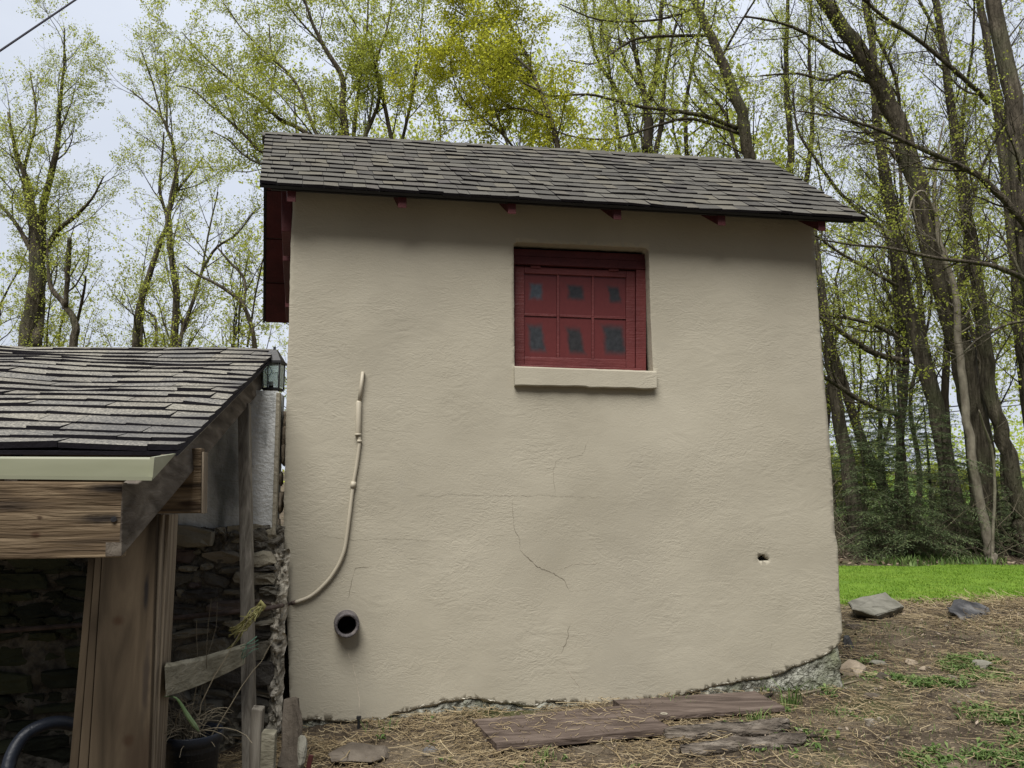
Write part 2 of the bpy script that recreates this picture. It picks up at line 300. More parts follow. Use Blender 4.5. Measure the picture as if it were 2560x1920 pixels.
def front_wall():
    rnd = random.Random(3)
    def dens(poly, step=.03, jit=.0, close=True):
        o = []; n = len(poly)
        for i in range(n if close else n - 1):
            a, b = poly[i], poly[(i + 1) % n]; d = math.hypot(b[0] - a[0], b[1] - a[1]); k = max(1, int(d / step))
            for q in range(k):
                t = q / k; o.append((a[0] + (b[0] - a[0]) * t + rnd.uniform(-jit, jit), a[1] + (b[1] - a[1]) * t + rnd.uniform(-jit, jit)))
        return o
    top = [(x, 455 + (x - 737) * .058) for x in range(1950, 740, -150)]
    q = lambda L: [uv(on_wall(*p)) for p in L]
    outer = dens(q(LEFT), .03, .0015, False) + dens(q([LEFT[-1]] + BOT + [RIGHT[0]]), .012, .0028, False) + dens(q(RIGHT), .03, .0015, False) + q([RIGHT[-1]] + top)
    win = dens(q(WIN), .03, .001); hole = dens(q(HOLE), .008, .001)
    pts = [Vector(p) for p in outer]; edges = []; faces = []
    def loop(L, s):
        n = len(L); return [(s + i, s + (i + 1) % n) for i in range(n)]
    no, nw, nh = len(outer), len(win), len(hole)
    pts += [Vector(p) for p in win] + [Vector(p) for p in hole]
    edges = loop(outer, 0) + loop(win, no) + loop(hole, no + nw)
    us = [p[0] for p in outer]; zs = [p[1] for p in outer]
    st = .028; u = min(us) + .02
    while u < max(us):
        z = min(zs)
        while z < max(zs): pts.append(Vector((u + rnd.uniform(-.009, .009), z + rnd.uniform(-.009, .009)))); z += st
        u += st
    v2, e2, f2, ov, oe, of = delaunay_2d_cdt(pts, edges, faces, 4, 1e-5)
    def inpoly(p, L):
        c = False
        for i in range(len(L)):
            (x1, y1), (x2, y2) = L[i - 1], L[i]
            if (y1 > p[1]) != (y2 > p[1]) and p[0] < (x2 - x1) * (p[1] - y1) / (y2 - y1) + x1: c = not c
        return c
    keep = []
    for f in f2:
        c = [sum(v2[i][k] for i in f) / len(f) for k in (0, 1)]
        if not inpoly(c, win) and not inpoly(c, hole): keep.append(f)
    f2 = keep
    vs = [wpt(p.x, p.y) for p in v2]
    # boundary edges get a return: plaster thickness at the foot, deep reveals round the window
    cnt = {}; low = []
    for f in f2:
        for i in range(len(f)):
            a, b = f[i], f[(i + 1) % len(f)]; cnt.setdefault((min(a, b), max(a, b)), []).append((a, b))
    fs = [tuple(f) for f in f2]; edge_mb = MB(); back = {}
    wu = [p[0] for p in win]; wz = [p[1] for p in win]
    for k, l in cnt.items():
        if len(l) != 1: continue
        a, b = l[0]
        m = (v2[a] + v2[b]) / 2; inwin = min(wu) - .01 < m.x < max(wu) + .01 and min(wz) - .01 < m.y < max(wz) + .01
        d = .10 if inwin else .045
        for i in (a, b):
            if i not in back: back[i] = len(vs); vs.append(wpt(v2[i].x, v2[i].y, -d))
        fs.append((b, a, back[a], back[b])); low.append(not inwin and m.y < .72 and abs(m.x - .33) < 1.7)
    me = bpy.data.meshes.new('wall'); me.from_pydata([tuple(v) for v in vs], [], fs); me.update()
    o = link('wall', me, M['stucco'], shed, True)
    # the returns keep crisp edges
    me.materials.append(M['lip']); nf = len(f2); me.polygons.foreach_set('material_index', [0] * nf + [int(q) for q in low]); sm = [True] * nf + [False] * (len(fs) - nf); me.polygons.foreach_set('use_smooth', sm)
    return outer
OUTER = front_wall()
# other three walls, closed behind (skewed plan of an old building)
CL, CR = on_wall(712, 1200), on_wall(2080, 1200)
SK = Vector((-.27, 1, 0)).normalized()
def side_walls():
    mb = MB(); H = 2.95
    a, b = CL + SK * .03 - WN * .0, CR + SK * .03
    a = a + WE * .01; b = b - WE * .01
    c, d = b + SK * 2.25, a + SK * 2.25
    for p in (a, b, c, d): p.z = 0
    z0, z1, z2 = .05, 3.12, 2.85
    # battered side faces
    A0, B0, C0, D0 = [Vector((p.x, p.y, z0)) for p in (a + WE * .0, b - WE * .0, c + WE * .03, d)]
    A1, B1, C1, D1 = [Vector((p.x, p.y, z)) for p, z in ((a + WE * .03, z1), (b - WE * .08, z1), (c - WE * .08, z2), (d + WE * .03, z2))]
    mb.add([A0, B0, C0, D0, A1, B1, C1, D1], [(1, 2, 6, 5), (2, 3, 7, 6), (3, 0, 4, 7)])
    gl = (A1 + SK * 1.0); gl.z = 3.8; gr = (B1 + SK * 1.0); gr.z = 3.8
    mb.add([A1, D1, gl, B1, C1, gr], [(0, 2, 1), (3, 4, 5)])
    # lining just behind the plaster front, so the hole looks into the dark
    mb.build('side_walls', M['stucco'], shed)
    # rubble footing under the broken plaster edge
    EDGE = sorted(uv(on_wall(*p)) for p in BOT); fb = MB(); n = 320; rows = []
    uL, uR = uv(on_wall(735, 1790))[0], uv(on_wall(2106, 1600))[0]
    for j in range(36):
        for i in range(n + 1):
            u = uL + (uR - uL) * i / n; z = .02 + (.72) * j / 35
            ze = next((p[1] + (q[1] - p[1]) * (u - p[0]) / (q[0] - p[0] + 1e-9) for p, q in zip(EDGE[:-1], EDGE[1:]) if p[0] <= u <= q[0]), .3)
            off = -.008 - .05 * smooth(-.005, .03, z - ze) + .020 * fbm(Vector((u * 9, z * 12, 1)), 4) + .014 * fbm(Vector((u * 30, z * 30, 4)), 2)
            fb.v.append(tuple(W0 + WE * u + WN * off + Vector((0, 0, z))))
    for j in range(35):
        for i in range(n): k = j * (n + 1) + i; fb.f.append((k, k + 1, k + n + 2, k + n + 1))
    fb.build('footing', M['rubble'], shed, True)
side_walls()
def ribbon(mb, pts, w, rnd, off=.0018, step=.012):
    P = [uv(on_wall(*p)) for p in pts]; L = []
    for a, b in zip(P[:-1], P[1:]):
        k = max(1, int(math.hypot(b[0] - a[0], b[1] - a[1]) / step))
        for q in range(k): L.append((a[0] + (b[0] - a[0]) * q / k, a[1] + (b[1] - a[1]) * q / k))
    L.append(P[-1]); L = [(u + rnd.gauss(0, .0022), z + rnd.gauss(0, .0022)) for u, z in L]
    vs = []
    for i, (u, z) in enumerate(L):
        a, b = L[max(0, i - 1)], L[min(len(L) - 1, i + 1)]; dx, dz = b[0] - a[0], b[1] - a[1]; l = math.hypot(dx, dz) or 1
        ww = w * rnd.uniform(.35, 1.25) * min(1, .15 + i * .25, .15 + (len(L) - 1 - i) * .25)
        vs += [wpt(u - dz / l * ww, z + dx / l * ww, off), wpt(u + dz / l * ww, z - dx / l * ww, off)]
    mb.add(vs, [(2 * i, 2 * i + 1, 2 * i + 3, 2 * i + 2) for i in range(len(L) - 1)])
def plaster_lip():
    rr = random.Random(8); P = [uv(on_wall(*p)) for p in BOT]; L = []
    for a, b in zip(P[:-1], P[1:]):
        k = max(1, int(math.hypot(b[0] - a[0], b[1] - a[1]) / .007)); L += [(a[0] + (b[0] - a[0]) * q / k, a[1] + (b[1] - a[1]) * q / k) for q in range(k)]
    mb = MB(); n = len(L); m = 5
    for i, (u, z) in enumerate(L):
        w = .003 + .022 * max(0, fbm(Vector((u * 5, 1, 0)), 4) + .1) + rr.uniform(0, .002); j = .006 * fbm(Vector((u * 40, 5, 0)), 2)
        for k in range(m):
            t = k / (m - 1); mb.v.append(tuple(wpt(u + rr.gauss(0, .001), z + .012 + j - (w + .012) * t, .001 + .004 * math.sin(t * 3.0) * fbm(Vector((u * 14, 3, 0)), 2) + rr.gauss(0, .0012) - .022 * t * t)))
    for i in range(n - 1):
        for k in range(m - 1): a = i * m + k; mb.f.append((a, a + 1, a + m + 1, a + m))
    mb.build('plaster_lip', M['lip'], shed)
plaster_lip()
rnd = random.Random(11)
for pts, w in [([(1040, 1237), (1095, 1241), (1120, 1235), (1200, 1239), (1330, 1240), (1345, 1236), (1388, 1241), (1500, 1242)], .0005), ([(1388, 1236), (1382, 1180), (1390, 1150), (1455, 1138), (1472, 1095)], .0005),
               ([(1300, 1375), (1320, 1395), (1350, 1420), (1380, 1432), (1410, 1450), (1425, 1478)], .0015), ([(1425, 1560), (1418, 1600), (1403, 1635)], .0012),
               ([(885, 1432), (888, 1421), (910, 1417), (928, 1416)], .0018), ([(885, 1432), (875, 1470), (868, 1500)], .0008), ([(790, 1343), (815, 1340), (880, 1350), (1000, 1347), (1080, 1352)], .0005), ([(1924, 1622), (1930, 1600)], .0012),
               ([(1280, 1250), (1285, 1320), (1298, 1345), (1300, 1375)], .0007)]: cr = MB(); ribbon(cr, pts, w, rnd); cr.build('crack', M['crack'], shed)
for pts, w in [([(868, 1618), (880, 1655), (892, 1700), (898, 1750), (901, 1788)], .0022), ([(1408, 1660), (1430, 1690), (1450, 1720), (1457, 1750)], .0016), ([(1400, 1425), (1430, 1410), (1500, 1408)], .001)]: cr = MB(); ribbon(cr, pts, w, rnd); cr.build('crack', M['crack_pale'], shed)

# roof
EL, ER = at(649, 461, 4.03), at(2164, 549, 4.54)
RL, RR = at(664, 334, 5.05), at(1922, 406, 5.55)
BL = at(661, 800, 6.35); BR = RR + (BL - RL)
def shingle_roof(name, eL, eR, rL, rR, courses, tabw, thick, m, parent, seed, wave=.006, lap=1.25, edge=0.0):
    """courses of separate tabs, each a thin slab whose lower edge lies on the course below"""
    rnd = random.Random(seed); mb = MB()
    nrm = (eR - eL).cross(rL - eL).normalized()
    if nrm.z < 0: nrm = -nrm
    def S(s, t):
        a = eL.lerp(eR, s); b = rL.lerp(rR, s); p = a.lerp(b, t)
        return p + nrm * (wave * fbm(Vector((p.x * 1.5, p.y * 1.5, seed)), 2))
    W = (eR - eL).length
    for c in range(courses):
        t0, t1 = c / courses, min(1.0, (c + lap) / courses); s = 0.0; first = True
        while s < 1:
            w = rnd.uniform(*tabw) / W * (rnd.uniform(.3, 1) if first else 1); first = False
            s2 = min(1.0, s + w)
            if 1 - s2 < .3 * tabw[0] / W: s2 = 1.0
            dt = rnd.choice((0, 0, .16, .0, .12)) / courses if c > 0 else 0
            lift = thick * rnd.uniform(.75, 1.3); cu = rnd.uniform(-.3, .45) * thick; cv = rnd.uniform(-.25, .35) * thick
            gap = .0012 / W
            a, b = s + gap, s2 - gap
            q = []
            base = thick * .9
            lo = max(0, t0 - dt * .5)
            top = [S(a, lo) + nrm * (base + lift + cu), S(b, lo) + nrm * (base + lift + cv), S(b, t1) + nrm * base * .95, S(a, t1) + nrm * base * .95]
            bot = [S(a, lo) + nrm * (lift * .25 + cu), S(b, lo) + nrm * (lift * .25 + cv), S(b, t1) + nrm * .001, S(a, t1) + nrm * .001]
            mb.hexa(bot + top)
            s = s2
    o = mb.build(name, m, parent); o.data.materials.append(M['felt'])
    ix = np.ones(len(mb.f), np.int32); ix[1::6] = 0; o.data.polygons.foreach_set('material_index', ix)
    return o
shingle_roof('roof', EL, ER, RL, RR, 13, (.06, .145), .0098, M['shingle'], shed, 5)
# felt/deck, drip edge, back slope, ridge cap
def slab(mb, a, b, c, d, t):
    n = (b - a).cross(d - a).normalized()
    if n.z < 0: n = -n
    mb.hexa([p - n * t for p in (a, b, c, d)] + [a, b, c, d])
NF = (ER - EL).cross(RL - EL).normalized()
dk = MB(); slab(dk, EL - NF * .001, ER - NF * .001, RR - NF * .001, RL - NF * .001, .016); dk.build('roof_deck', M['drip'], shed)
dk = MB(); slab(dk, RL, RR, BR, BL, .022)
bk = dk.build('roof_back_slope', M['shingle'], shed)
NB = (RR - RL).cross(BL - RL).normalized()
NB = NB if NB.z > 0 else -NB
sf = MB(); o_ = NB * -.0235
for k in range(4):        # red soffit boards under the back slope overhang
    a = RL.lerp(BL, k / 4 + .004); b = RL.lerp(BL, (k + 1) / 4 - .004)
    e = WE * .32
    slab(sf, a + o_ + WE * .016, a + o_ + e, b + o_ + e, b + o_ + WE * .016, .014)
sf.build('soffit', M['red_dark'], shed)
SL = (RL - EL).normalized()
fr = MB()
fr.bar(RL.lerp(BL, .02) - NB * .02, BL - NB * .02, .016, .036)
fr.build('rake_trim', M['drip'], shed)
fr = MB(); fr.bar(EL - NF * .026 + WE * .06 + SL * .03, ER - NF * .026 - WE * .06 + SL * .03, .018, .018); fr.build('eave_trim', M['drip'], shed)
rc = MB(); n = 26; rr = random.Random(2)
for k in range(n):
    a = RL.lerp(RR, k / n - .006); b = RL.lerp(RR, (k + 1) / n)
    a = a + Vector((0, 0, .012)); b = b + Vector((0, 0, .021))
    df = (EL - RL).normalized() * .085; db = (BL - RL).normalized() * .085
    th = Vector((0, 0, -.008))
    rc.hexa([a + df + th, b + df + th, b + th, a + th, a + df, b + df, b, a]); rc.hexa([a + th, b + th, b + db + th, a + db + th, a, b, b + db, a + db])
rc.build('ridge_cap', M['shingle'], shed)
# rafter tails
SL = (RL - EL).normalized()
for (px, py) in [(729, 507), (1006, 524), (1279, 541), (1545, 553), (1804, 566), (2056, 580)]:
    # tail end sits under the deck just behind the eave line
    tgt = None
    best = 1e9
    for k in range(401):
        s = k / 400; p = EL.lerp(ER, s) + SL * .035 - NF * .02
        d = p - CAM; px2 = 1280 + FPX * d.dot(RT) / d.dot(FW)
        if abs(px2 - px) < best: best = abs(px2 - px); tgt = p
    mb = MB(); w = WE * .024; dn = Vector((0, 0, -.088)); dl = SL * .50
    a = tgt
    mb.hexa([a - w + dn * .9, a + w + dn * .9, a + w, a - w, a - w + dl + dn * 1.15, a + w + dl + dn * 1.15, a + w + dl, a - w + dl])
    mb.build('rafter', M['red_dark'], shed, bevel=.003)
# red blocks stepping back under the overhang, seen at the left edge of the wall
for (x0, x1, y0, y1, D, ln) in [(704, 730, 470, 578, 4.33, .40), (707, 730, 572, 652, 4.75, .45), (711, 728, 646, 706, 5.22, .5), (713, 726, 722, 768, 5.75, .35)]:
    q = [at(x0, y1, D), at(x1, y1, D), at(x1, y0, D), at(x0, y0, D)]; e = SK * ln + Vector((0, 0, -.03)); mb = MB(); mb.hexa([p_ + e for p_ in q] + q); mb.build('lookout_block', M['red_dark'], shed, bevel=.003)
# window
def win_part(name, parent, polys, m, d0, d1, bevel=.003):
    mb = MB()
    for poly in polys:
        q = [on_wall(px, py) for px, py in poly]
        f = [p + WN * d1 for p in q]; b = [p + WN * d0 for p in q]
        mb.hexa(b + f)
    return mb.build(name, m, parent, bevel=bevel)
Z3 = lambda L: [(1200 + x / 2.212, 300 + y / 2.212) for x, y in L]
def rect(x0, y0, x1, y1, sk=.036):      # zoomed-photo rectangle, with the slope horizontals have there
    f = lambda x, y: (x, y + (x - 190) * sk * (1.25 - (y - 700) / 1500))
    return Z3([f(x0, y1), f(x1, y1), f(x1, y0), f(x0, y0)])
pk = .30
wroot = win_part('window', shed, [rect(150, 660, 975, 1420)], M['dark'], -.19, -.125)
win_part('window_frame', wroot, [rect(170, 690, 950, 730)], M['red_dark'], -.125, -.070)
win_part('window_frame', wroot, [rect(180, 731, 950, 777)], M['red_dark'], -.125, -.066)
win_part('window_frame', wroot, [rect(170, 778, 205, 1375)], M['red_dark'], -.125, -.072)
win_part('window_frame', wroot, [rect(884, 778, 940, 1362)], M['red'], -.125, -.072)
win_part('window_frame', wroot, [rect(188, 1342, 916, 1372)], M['red'], -.125, -.062)
sash = win_part('sash', wroot, [rect(206, 784, 258, 1340), rect(832, 784, 882, 1340), rect(259, 784, 831, 822), rect(259, 1292, 831, 1340)], M['red'], -.125, -.086)
win_part('muntin', sash, [rect(442, 823, 456, 1291), rect(638, 823, 652, 1291)], M['red'], -.12, -.090, .002)
win_part('muntin', sash, [rect(259, 1046, 441, 1060), rect(457, 1046, 637, 1060), rect(653, 1046, 831, 1060)], M['red'], -.12, -.091, .002)
for hx in (320, 760): win_part('hinge', sash, [rect(hx - 28, 779, hx + 28, 790)], M['red'], -.09, -.078, .001)
def pane_mat(cx, cz, hw, hz, sk, c):
    """red painted glass with a rough unpainted patch left near its middle"""
    m = bpy.data.materials.new('painted_pane'); m.use_nodes = True; nt = m.node_tree; N = nt.nodes.new; L = nt.links.new; b = nt.nodes['Principled BSDF']
    tc = N('ShaderNodeTexCoord'); no = N('ShaderNodeTexNoise'); no.inputs['Scale'].default_value = 13; no.inputs['Detail'].default_value = 5; L(tc.outputs['Object'], no.inputs['Vector'])
    vm = N('ShaderNodeVectorMath'); vm.operation = 'MULTIPLY_ADD'; vm.inputs[1].default_value = (.045, .045, .045); L(no.outputs['Color'], vm.inputs[0]); L(tc.outputs['Object'], vm.inputs[2])
    sp = N('ShaderNodeSeparateXYZ'); L(vm.outputs[0], sp.inputs[0])
    def mth(op, a, bb=None, cc=None):
        n = N('ShaderNodeMath'); n.operation = op
        for i, q in enumerate((a, bb, cc)):
            if q is None: continue
            if isinstance(q, (int, float)): n.inputs[i].default_value = q
            else: L(q, n.inputs[i])
        return n.outputs[0]
    z = mth('SUBTRACT', sp.outputs['Z'], cz + .0225); x = mth('SUBTRACT', sp.outputs['X'], cx + .0225); x = mth('MULTIPLY_ADD', z, -sk, x)
    dx = mth('DIVIDE', mth('ABSOLUTE', x), hw); dz = mth('DIVIDE', mth('ABSOLUTE', z), hz); d = mth('MAXIMUM', dx, dz)
    r = N('ShaderNodeMapRange'); r.interpolation_type = 'SMOOTHSTEP'; r.inputs[1].default_value = .6; r.inputs[2].default_value = 1.28; r.inputs[3].default_value = 1; r.inputs[4].default_value = 0; L(d, r.inputs[0])
    n2 = N('ShaderNodeTexNoise'); n2.inputs['Scale'].default_value = 35; n2.inputs['Detail'].default_value = 8; L(tc.outputs['Object'], n2.inputs['Vector'])
    rg = N('ShaderNodeValToRGB'); e = rg.color_ramp.elements; e[0].position = .35; e[0].color = (*[k * .75 for k in c], 1); e[1].position = .7; e[1].color = (*[k * 1.25 for k in c], 1); L(n2.outputs[0], rg.inputs[0])
    rr_ = N('ShaderNodeValToRGB'); e = rr_.color_ramp.elements; e[0].color = (.108, .025, .025, 1); e[1].color = (.145, .035, .034, 1); L(n2.outputs[0], rr_.inputs[0])
    mx = N('ShaderNodeMix'); mx.data_type = 'RGBA'; L(r.outputs[0], mx.inputs[0]); L(rr_.outputs[0], mx.inputs[6]); L(rg.outputs[0], mx.inputs[7])
    L(mx.outputs[2], b.inputs['Base Color']); b.inputs['Roughness'].default_value = .28; b.inputs['Specular IOR Level'].default_value = .5
    return m
PANES = [((259, 823, 441, 1045), (325, 918, 38, 44, 0), (.06, .072, .088)), ((457, 823, 637, 1045), (549, 915, 48, 42, -.1), (.032, .033, .037)), ((653, 823, 831, 1045), (768, 918, 34, 46, -.2), (.032, .033, .037)),
         ((259, 1061, 441, 1291), (328, 1185, 44, 78, -.15), (.044, .048, .054)), ((457, 1061, 637, 1291), (548, 1192, 44, 76, -.2), (.034, .034, .036)), ((653, 1061, 831, 1291), (768, 1178, 62, 86, -.15), (.036, .038, .042))]
for (x0, y0, x1, y1), (cx, cy, hx, hy, sk), c in PANES:
    q = [on_wall(px, py) for px, py in rect(x0, y0, x1, y1)]; o = sum(q, Vector()) / 4 - WN * .10
    cc = on_wall(*rect(cx, cy, cx, cy)[0]); px1 = on_wall(*rect(cx + hx, cy, cx, cy)[1]) if False else None
    s = (4.5 / FPX) / 2.212
    rotm = Matrix((WE, -WN, Vector((0, 0, 1)))).transposed().to_4x4()
    vs = []
    for off in (-.104, -.098):
        for p in q:
            w = p + WN * off - o; vs.append((w.dot(WE), w.dot(-WN), w.z))
    mb = MB(); mb.hexa(vs)
    ob = mb.build('pane', pane_mat((cc - o).dot(WE), (cc - o).z, hx * s, hy * s, sk, c), None)
    ob.matrix_local = Matrix.Translation(o) @ rotm
    bpy.context.view_layer.update(); ob.parent = sash; ob.matrix_parent_inverse = Matrix.Translation(-Vector(shed.location)) @ Matrix.Identity(4)
    ob.matrix_parent_inverse = Matrix.Identity(4)
# stucco sill
def sill():
    mb = MB(); n = 40; T = []
    for i in range(n + 1):
        t = i / n
        top = on_wall(1284 + 353 * t, 917 + 13 * t); bot = on_wall(1285 + 352 * t, 966 + 5 * t + 3 * noise.noise(Vector((t * 6, 0, 1))) + (2 if t > .5 else 0))
        r = .032 + .004 * noise.noise(Vector((t * 9, 2, 0)))
        T.append([top + WN * -.07, top + WN * (r - .006), top + WN * r - Vector((0, 0, .008)), bot + WN * (r + .004) + Vector((0, 0, .006)), bot + WN * r, bot - WN * .02])
    for i in range(n + 1): mb.v += [tuple(p) for p in T[i]]
    for i in range(n):
        for k in range(5): a = i * 6 + k; mb.f.append((a, a + 1, a + 7, a + 6))
    mb.f.append((5, 4, 3, 2, 1, 0)); mb.f.append(tuple(n * 6 + k for k in range(6)))
    mb.build('window_sill', M['stucco'], shed)
sill()

# ------------------------------------------------------------------ conduit and drain stub on the wall
cd = thing('conduit_pipe', on_wall(873, 1295), 'beige painted conduit curving down the stucco wall, dark pipe end at its foot', 'pipe')
CO = .016
up = [on_wall(x, y, CO) for x, y in [(907, 931), (903, 965), (898, 1005)]]
mb = MB(); mb.tube([up[0] - WN * .03] + up, .0105, 10); mb.build('tube', M['conduit'], cd, True)
mb = MB(); mb.tube([on_wall(898, 1003, CO), on_wall(897, 1006, CO), on_wall(896, 1082, CO), on_wall(895, 1086, CO)], [.012, .0155, .0155, .013], 12); mb.tube([on_wall(895, 1084, CO), on_wall(895, 1089, CO)], .018, 12); mb.build('sleeve', M['conduit'], cd, True)
low = [(895, 1088), (899, 1102), (892, 1160), (883, 1213), (873, 1295), (867, 1340), (861, 1374), (851, 1402), (838, 1426), (822, 1449), (803, 1469), (786, 1484), (768, 1495), (738, 1506)]
def cr_spline(P, k=4):
    P = [Vector(p) for p in P]; o = []
    for i in range(len(P) - 1):
        a, b, c, d = P[max(0, i - 1)], P[i], P[i + 1], P[min(len(P) - 1, i + 2)]
        for q in range(k):
            t = q / k; o.append(.5 * ((2 * b) + (c - a) * t + (2 * a - 5 * b + 4 * c - d) * t * t + (3 * b - a - 3 * c + d) * t ** 3))
    o.append(P[-1]); return o
mb = MB(); mb.tube(cr_spline([on_wall(x, y, CO) for x, y in low], 4), .0102, 10); mb.build('tube', M['conduit'], cd, True)
mb = MB(); mb.tube([on_wall(884, 1204, CO), on_wall(882, 1220, CO)], 0.0145, 12); mb.build('coupling', M['conduit'], cd, True); mb = MB(); mb.tube([on_wall(899, 1100, CO), on_wall(898, 1106, CO)], .0135, 12); mb.build('coupling', M['conduit'], cd, True)
dpts = [on_wall(740, 1505, CO), on_wall(716, 1511, CO), at(690, 1517, 4.0), at(660, 1522, 3.95), at(625, 1526, 3.92), at(520, 1537, 3.89), at(420, 1546, 3.87), at(240, 1560, 3.84), at(0, 1577, 3.76), at(-200, 1590, 3.7)]
mb = MB(); mb.tube(cr_spline(dpts, 4), .0115, 10); mb.build('dark_pipe', M['rust'], cd, True)
ds = thing('drain_stub', on_wall(866, 1557), 'short round grey pipe stub sticking out of the stucco wall', 'pipe')
c = on_wall(866, 1556); ax = (WN + WE * .10 + Vector((0, 0, -.04))).normalized()
def ring(mb, c, ax, prof, n=28):
    u = ax.cross(Vector((0, 0, 1)) if abs(ax.z) < .9 else Vector((0, 1, 0))).normalized(); w = u.cross(ax); k = len(prof)
    for (h, r) in prof: mb.v += [tuple(c + ax * h + (u * math.cos(2 * math.pi * i / n) + w * math.sin(2 * math.pi * i / n)) * r) for i in range(n)]
    for j in range(k - 1):
        for i in range(n): i2 = (i + 1) % n; mb.f.append((j * n + i, j * n + i2, (j + 1) * n + i2, (j + 1) * n + i))
mb = MB(); ring(mb, c, ax, [(-.06, .068), (.075, .066), (.085, .064), (.088, .060), (.086, .050), (.06, .048)]); mb.build('pipe_wall', M['clay_pipe'], ds, True)
mb = MB(); ring(mb, c, ax, [(.061, .0475), (.016, .0475), (.016, .0001)]); mb.build('pipe_inside', M['dark'], ds)  # black lining and disc paint in the shade of the pipe's hollow

# ------------------------------------------------------------------ low open shed at the left
E2 = Vector((math.cos(R(8)), math.sin(R(8)), 0))
low_shed = thing('lean_to', (-2.0, 3.0, .2), 'low timber lean-to with weathered shingle roof and pale gutter', 'shed')
eR, rR = at(444, 1128, 2.70), at(695, 882, 4.55)
eL_, rL_ = eR - E2 * 3.6, rR - E2 * 3.6
shingle_roof('roof', eL_, eR, rL_, rR, 19, (.11, .30), .0125, M['shingle_old'], low_shed, 9, .024, 1.3)
NL = (eR - eL_).cross(rR - eR).normalized(); NL = NL if NL.z > 0 else -NL
mb = MB(); slab(mb, eL_ - NL * .002, eR - NL * .002, rR - NL * .002, rL_ - NL * .002, .014); mb.build('roof_deck', M['felt'], low_shed)
def board(mb, pts_front, back): mb.hexa([p + back for p in pts_front] + list(pts_front))
def front_board(name, poly, D, thick, m, parent, bevel=.004):     # board whose face follows E2, traced at distance D at its right end
    P = []
    n = Vector((E2.y, -E2.x, 0)); r0 = at(poly[1][0], poly[1][1], D)
    for px, py in poly:
        d = ray(px, py); t = (r0 - CAM).dot(n) / d.dot(n); P.append(CAM + d * t)
    mb = MB(); mb.hexa([p - n * thick for p in P] + P); return mb.build(name, m, parent, bevel=bevel)
front_board('front_beam', [(-260, 1404), (302, 1393), (306, 1206), (-260, 1200)], 2.18, .045, M['wood_beam'], low_shed)
# end rafter (right face seen)
tn = [at(304, 1392, 2.18), at(660, 967, 4.40), at(655, 921, 4.40), at(440, 1133, 2.72), at(345, 1208, 2.30), at(307, 1209, 2.18)]
mb = MB(); back = -E2 * .045
nn = len(tn); mb.add([p + back for p in tn] + tn, [tuple(range(nn, 2 * nn)), tuple(range(nn - 1, -1, -1))] + [(i, (i + 1) % nn, nn + (i + 1) % nn, nn + i) for i in range(nn)])
mb.build('end_rafter', M['wood_rafter'], low_shed, bevel=.003)
mb = MB(); mb.bar(at(443, 1129, 2.72) - NL * .012 - E2 * .012, at(660, 915, 4.40) - NL * .012 - E2 * .012, .022, .02, NL); mb.build('rake_trim', M['wood_grey'], low_shed)
for k in range(1, 5):
    mb = MB(); o = -E2 * .55 * k - NL * .036
    mb.bar(eR + o - NL * .05, rR + o - NL * .05, .04, .10, NL); mb.build('rafter', M['wood_rafter'], low_shed)
gt = front_board('gutter', [(-260, 1192), (381, 1199), (386, 1143), (-260, 1140)], 2.20, .02, M['white_trim'], low_shed, .006)
mb = MB(); P = [at(381, 1200, 2.195), at(426, 1150, 2.66), at(440, 1134, 2.68), at(386, 1143, 2.195)]; mb.hexa([p - E2 * .012 for p in P] + P); mb.build('gutter_return', M['white_trim'], gt)
mb = MB(); mb.bar(at(-260, 1190, 1.95), at(380, 1197, 2.19), .012, .010); mb.build('gutter_lip', M['white_trim'], gt)
front_board('header_beam', [(-100, 1288), (502, 1283), (504, 1120), (-100, 1125)], 2.92, .05, M['wood_beam'], low_shed)
front_board('header_edge', [(503, 1284), (508, 1284), (510, 1130), (505, 1130)], 2.90, .06, M['wood_edge'], low_shed, .001)
# post: wide face, light laminated right edge, two strips at the left
def post_piece(name, T, B, D, depth, m, parent=low_shed):
    a0, a1 = at(T[0], 1286, D), at(T[1], 1286, D); z0 = -.05
    b0, b1 = at(B[0], 1898, D), at(B[1], 1898, D)
    ext = lambda a, b: b + (b - a) * ((z0 - b.z) / (b.z - a.z))
    c0, c1 = ext(a0, b0), ext(a1, b1); bk = Vector((E2.y, -E2.x, 0)) * -depth
    mb = MB(); mb.hexa([c0 + bk, c1 + bk, a1 + bk, a0 + bk, c0, c1, a1, a0]); return mb.build(name, m, parent, bevel=.004)
post = post_piece('post', (262, 392), (222, 372), 2.93, .11, M['wood_post'])
post_piece('post_edge_board', (393, 408), (373, 381), 2.96, .10, M['wood_edge'], post)
post_piece('post_edge_board', (409, 424), (382, 391), 2.99, .12, M['wood_edge'], post)
post_piece('post_side_board', (246, 261), (197, 221), 2.95, .05, M['wood_post'], post)
post_piece('post_side_board', (230, 245), (174, 196), 3.00, .09, M['wood_post'], post)
mb = MB(); mb.tube([at(284, 1298, 2.2), at(284, 1298, 2.17)], .008, 10); mb.build('bolt', M['iron'], low_shed)

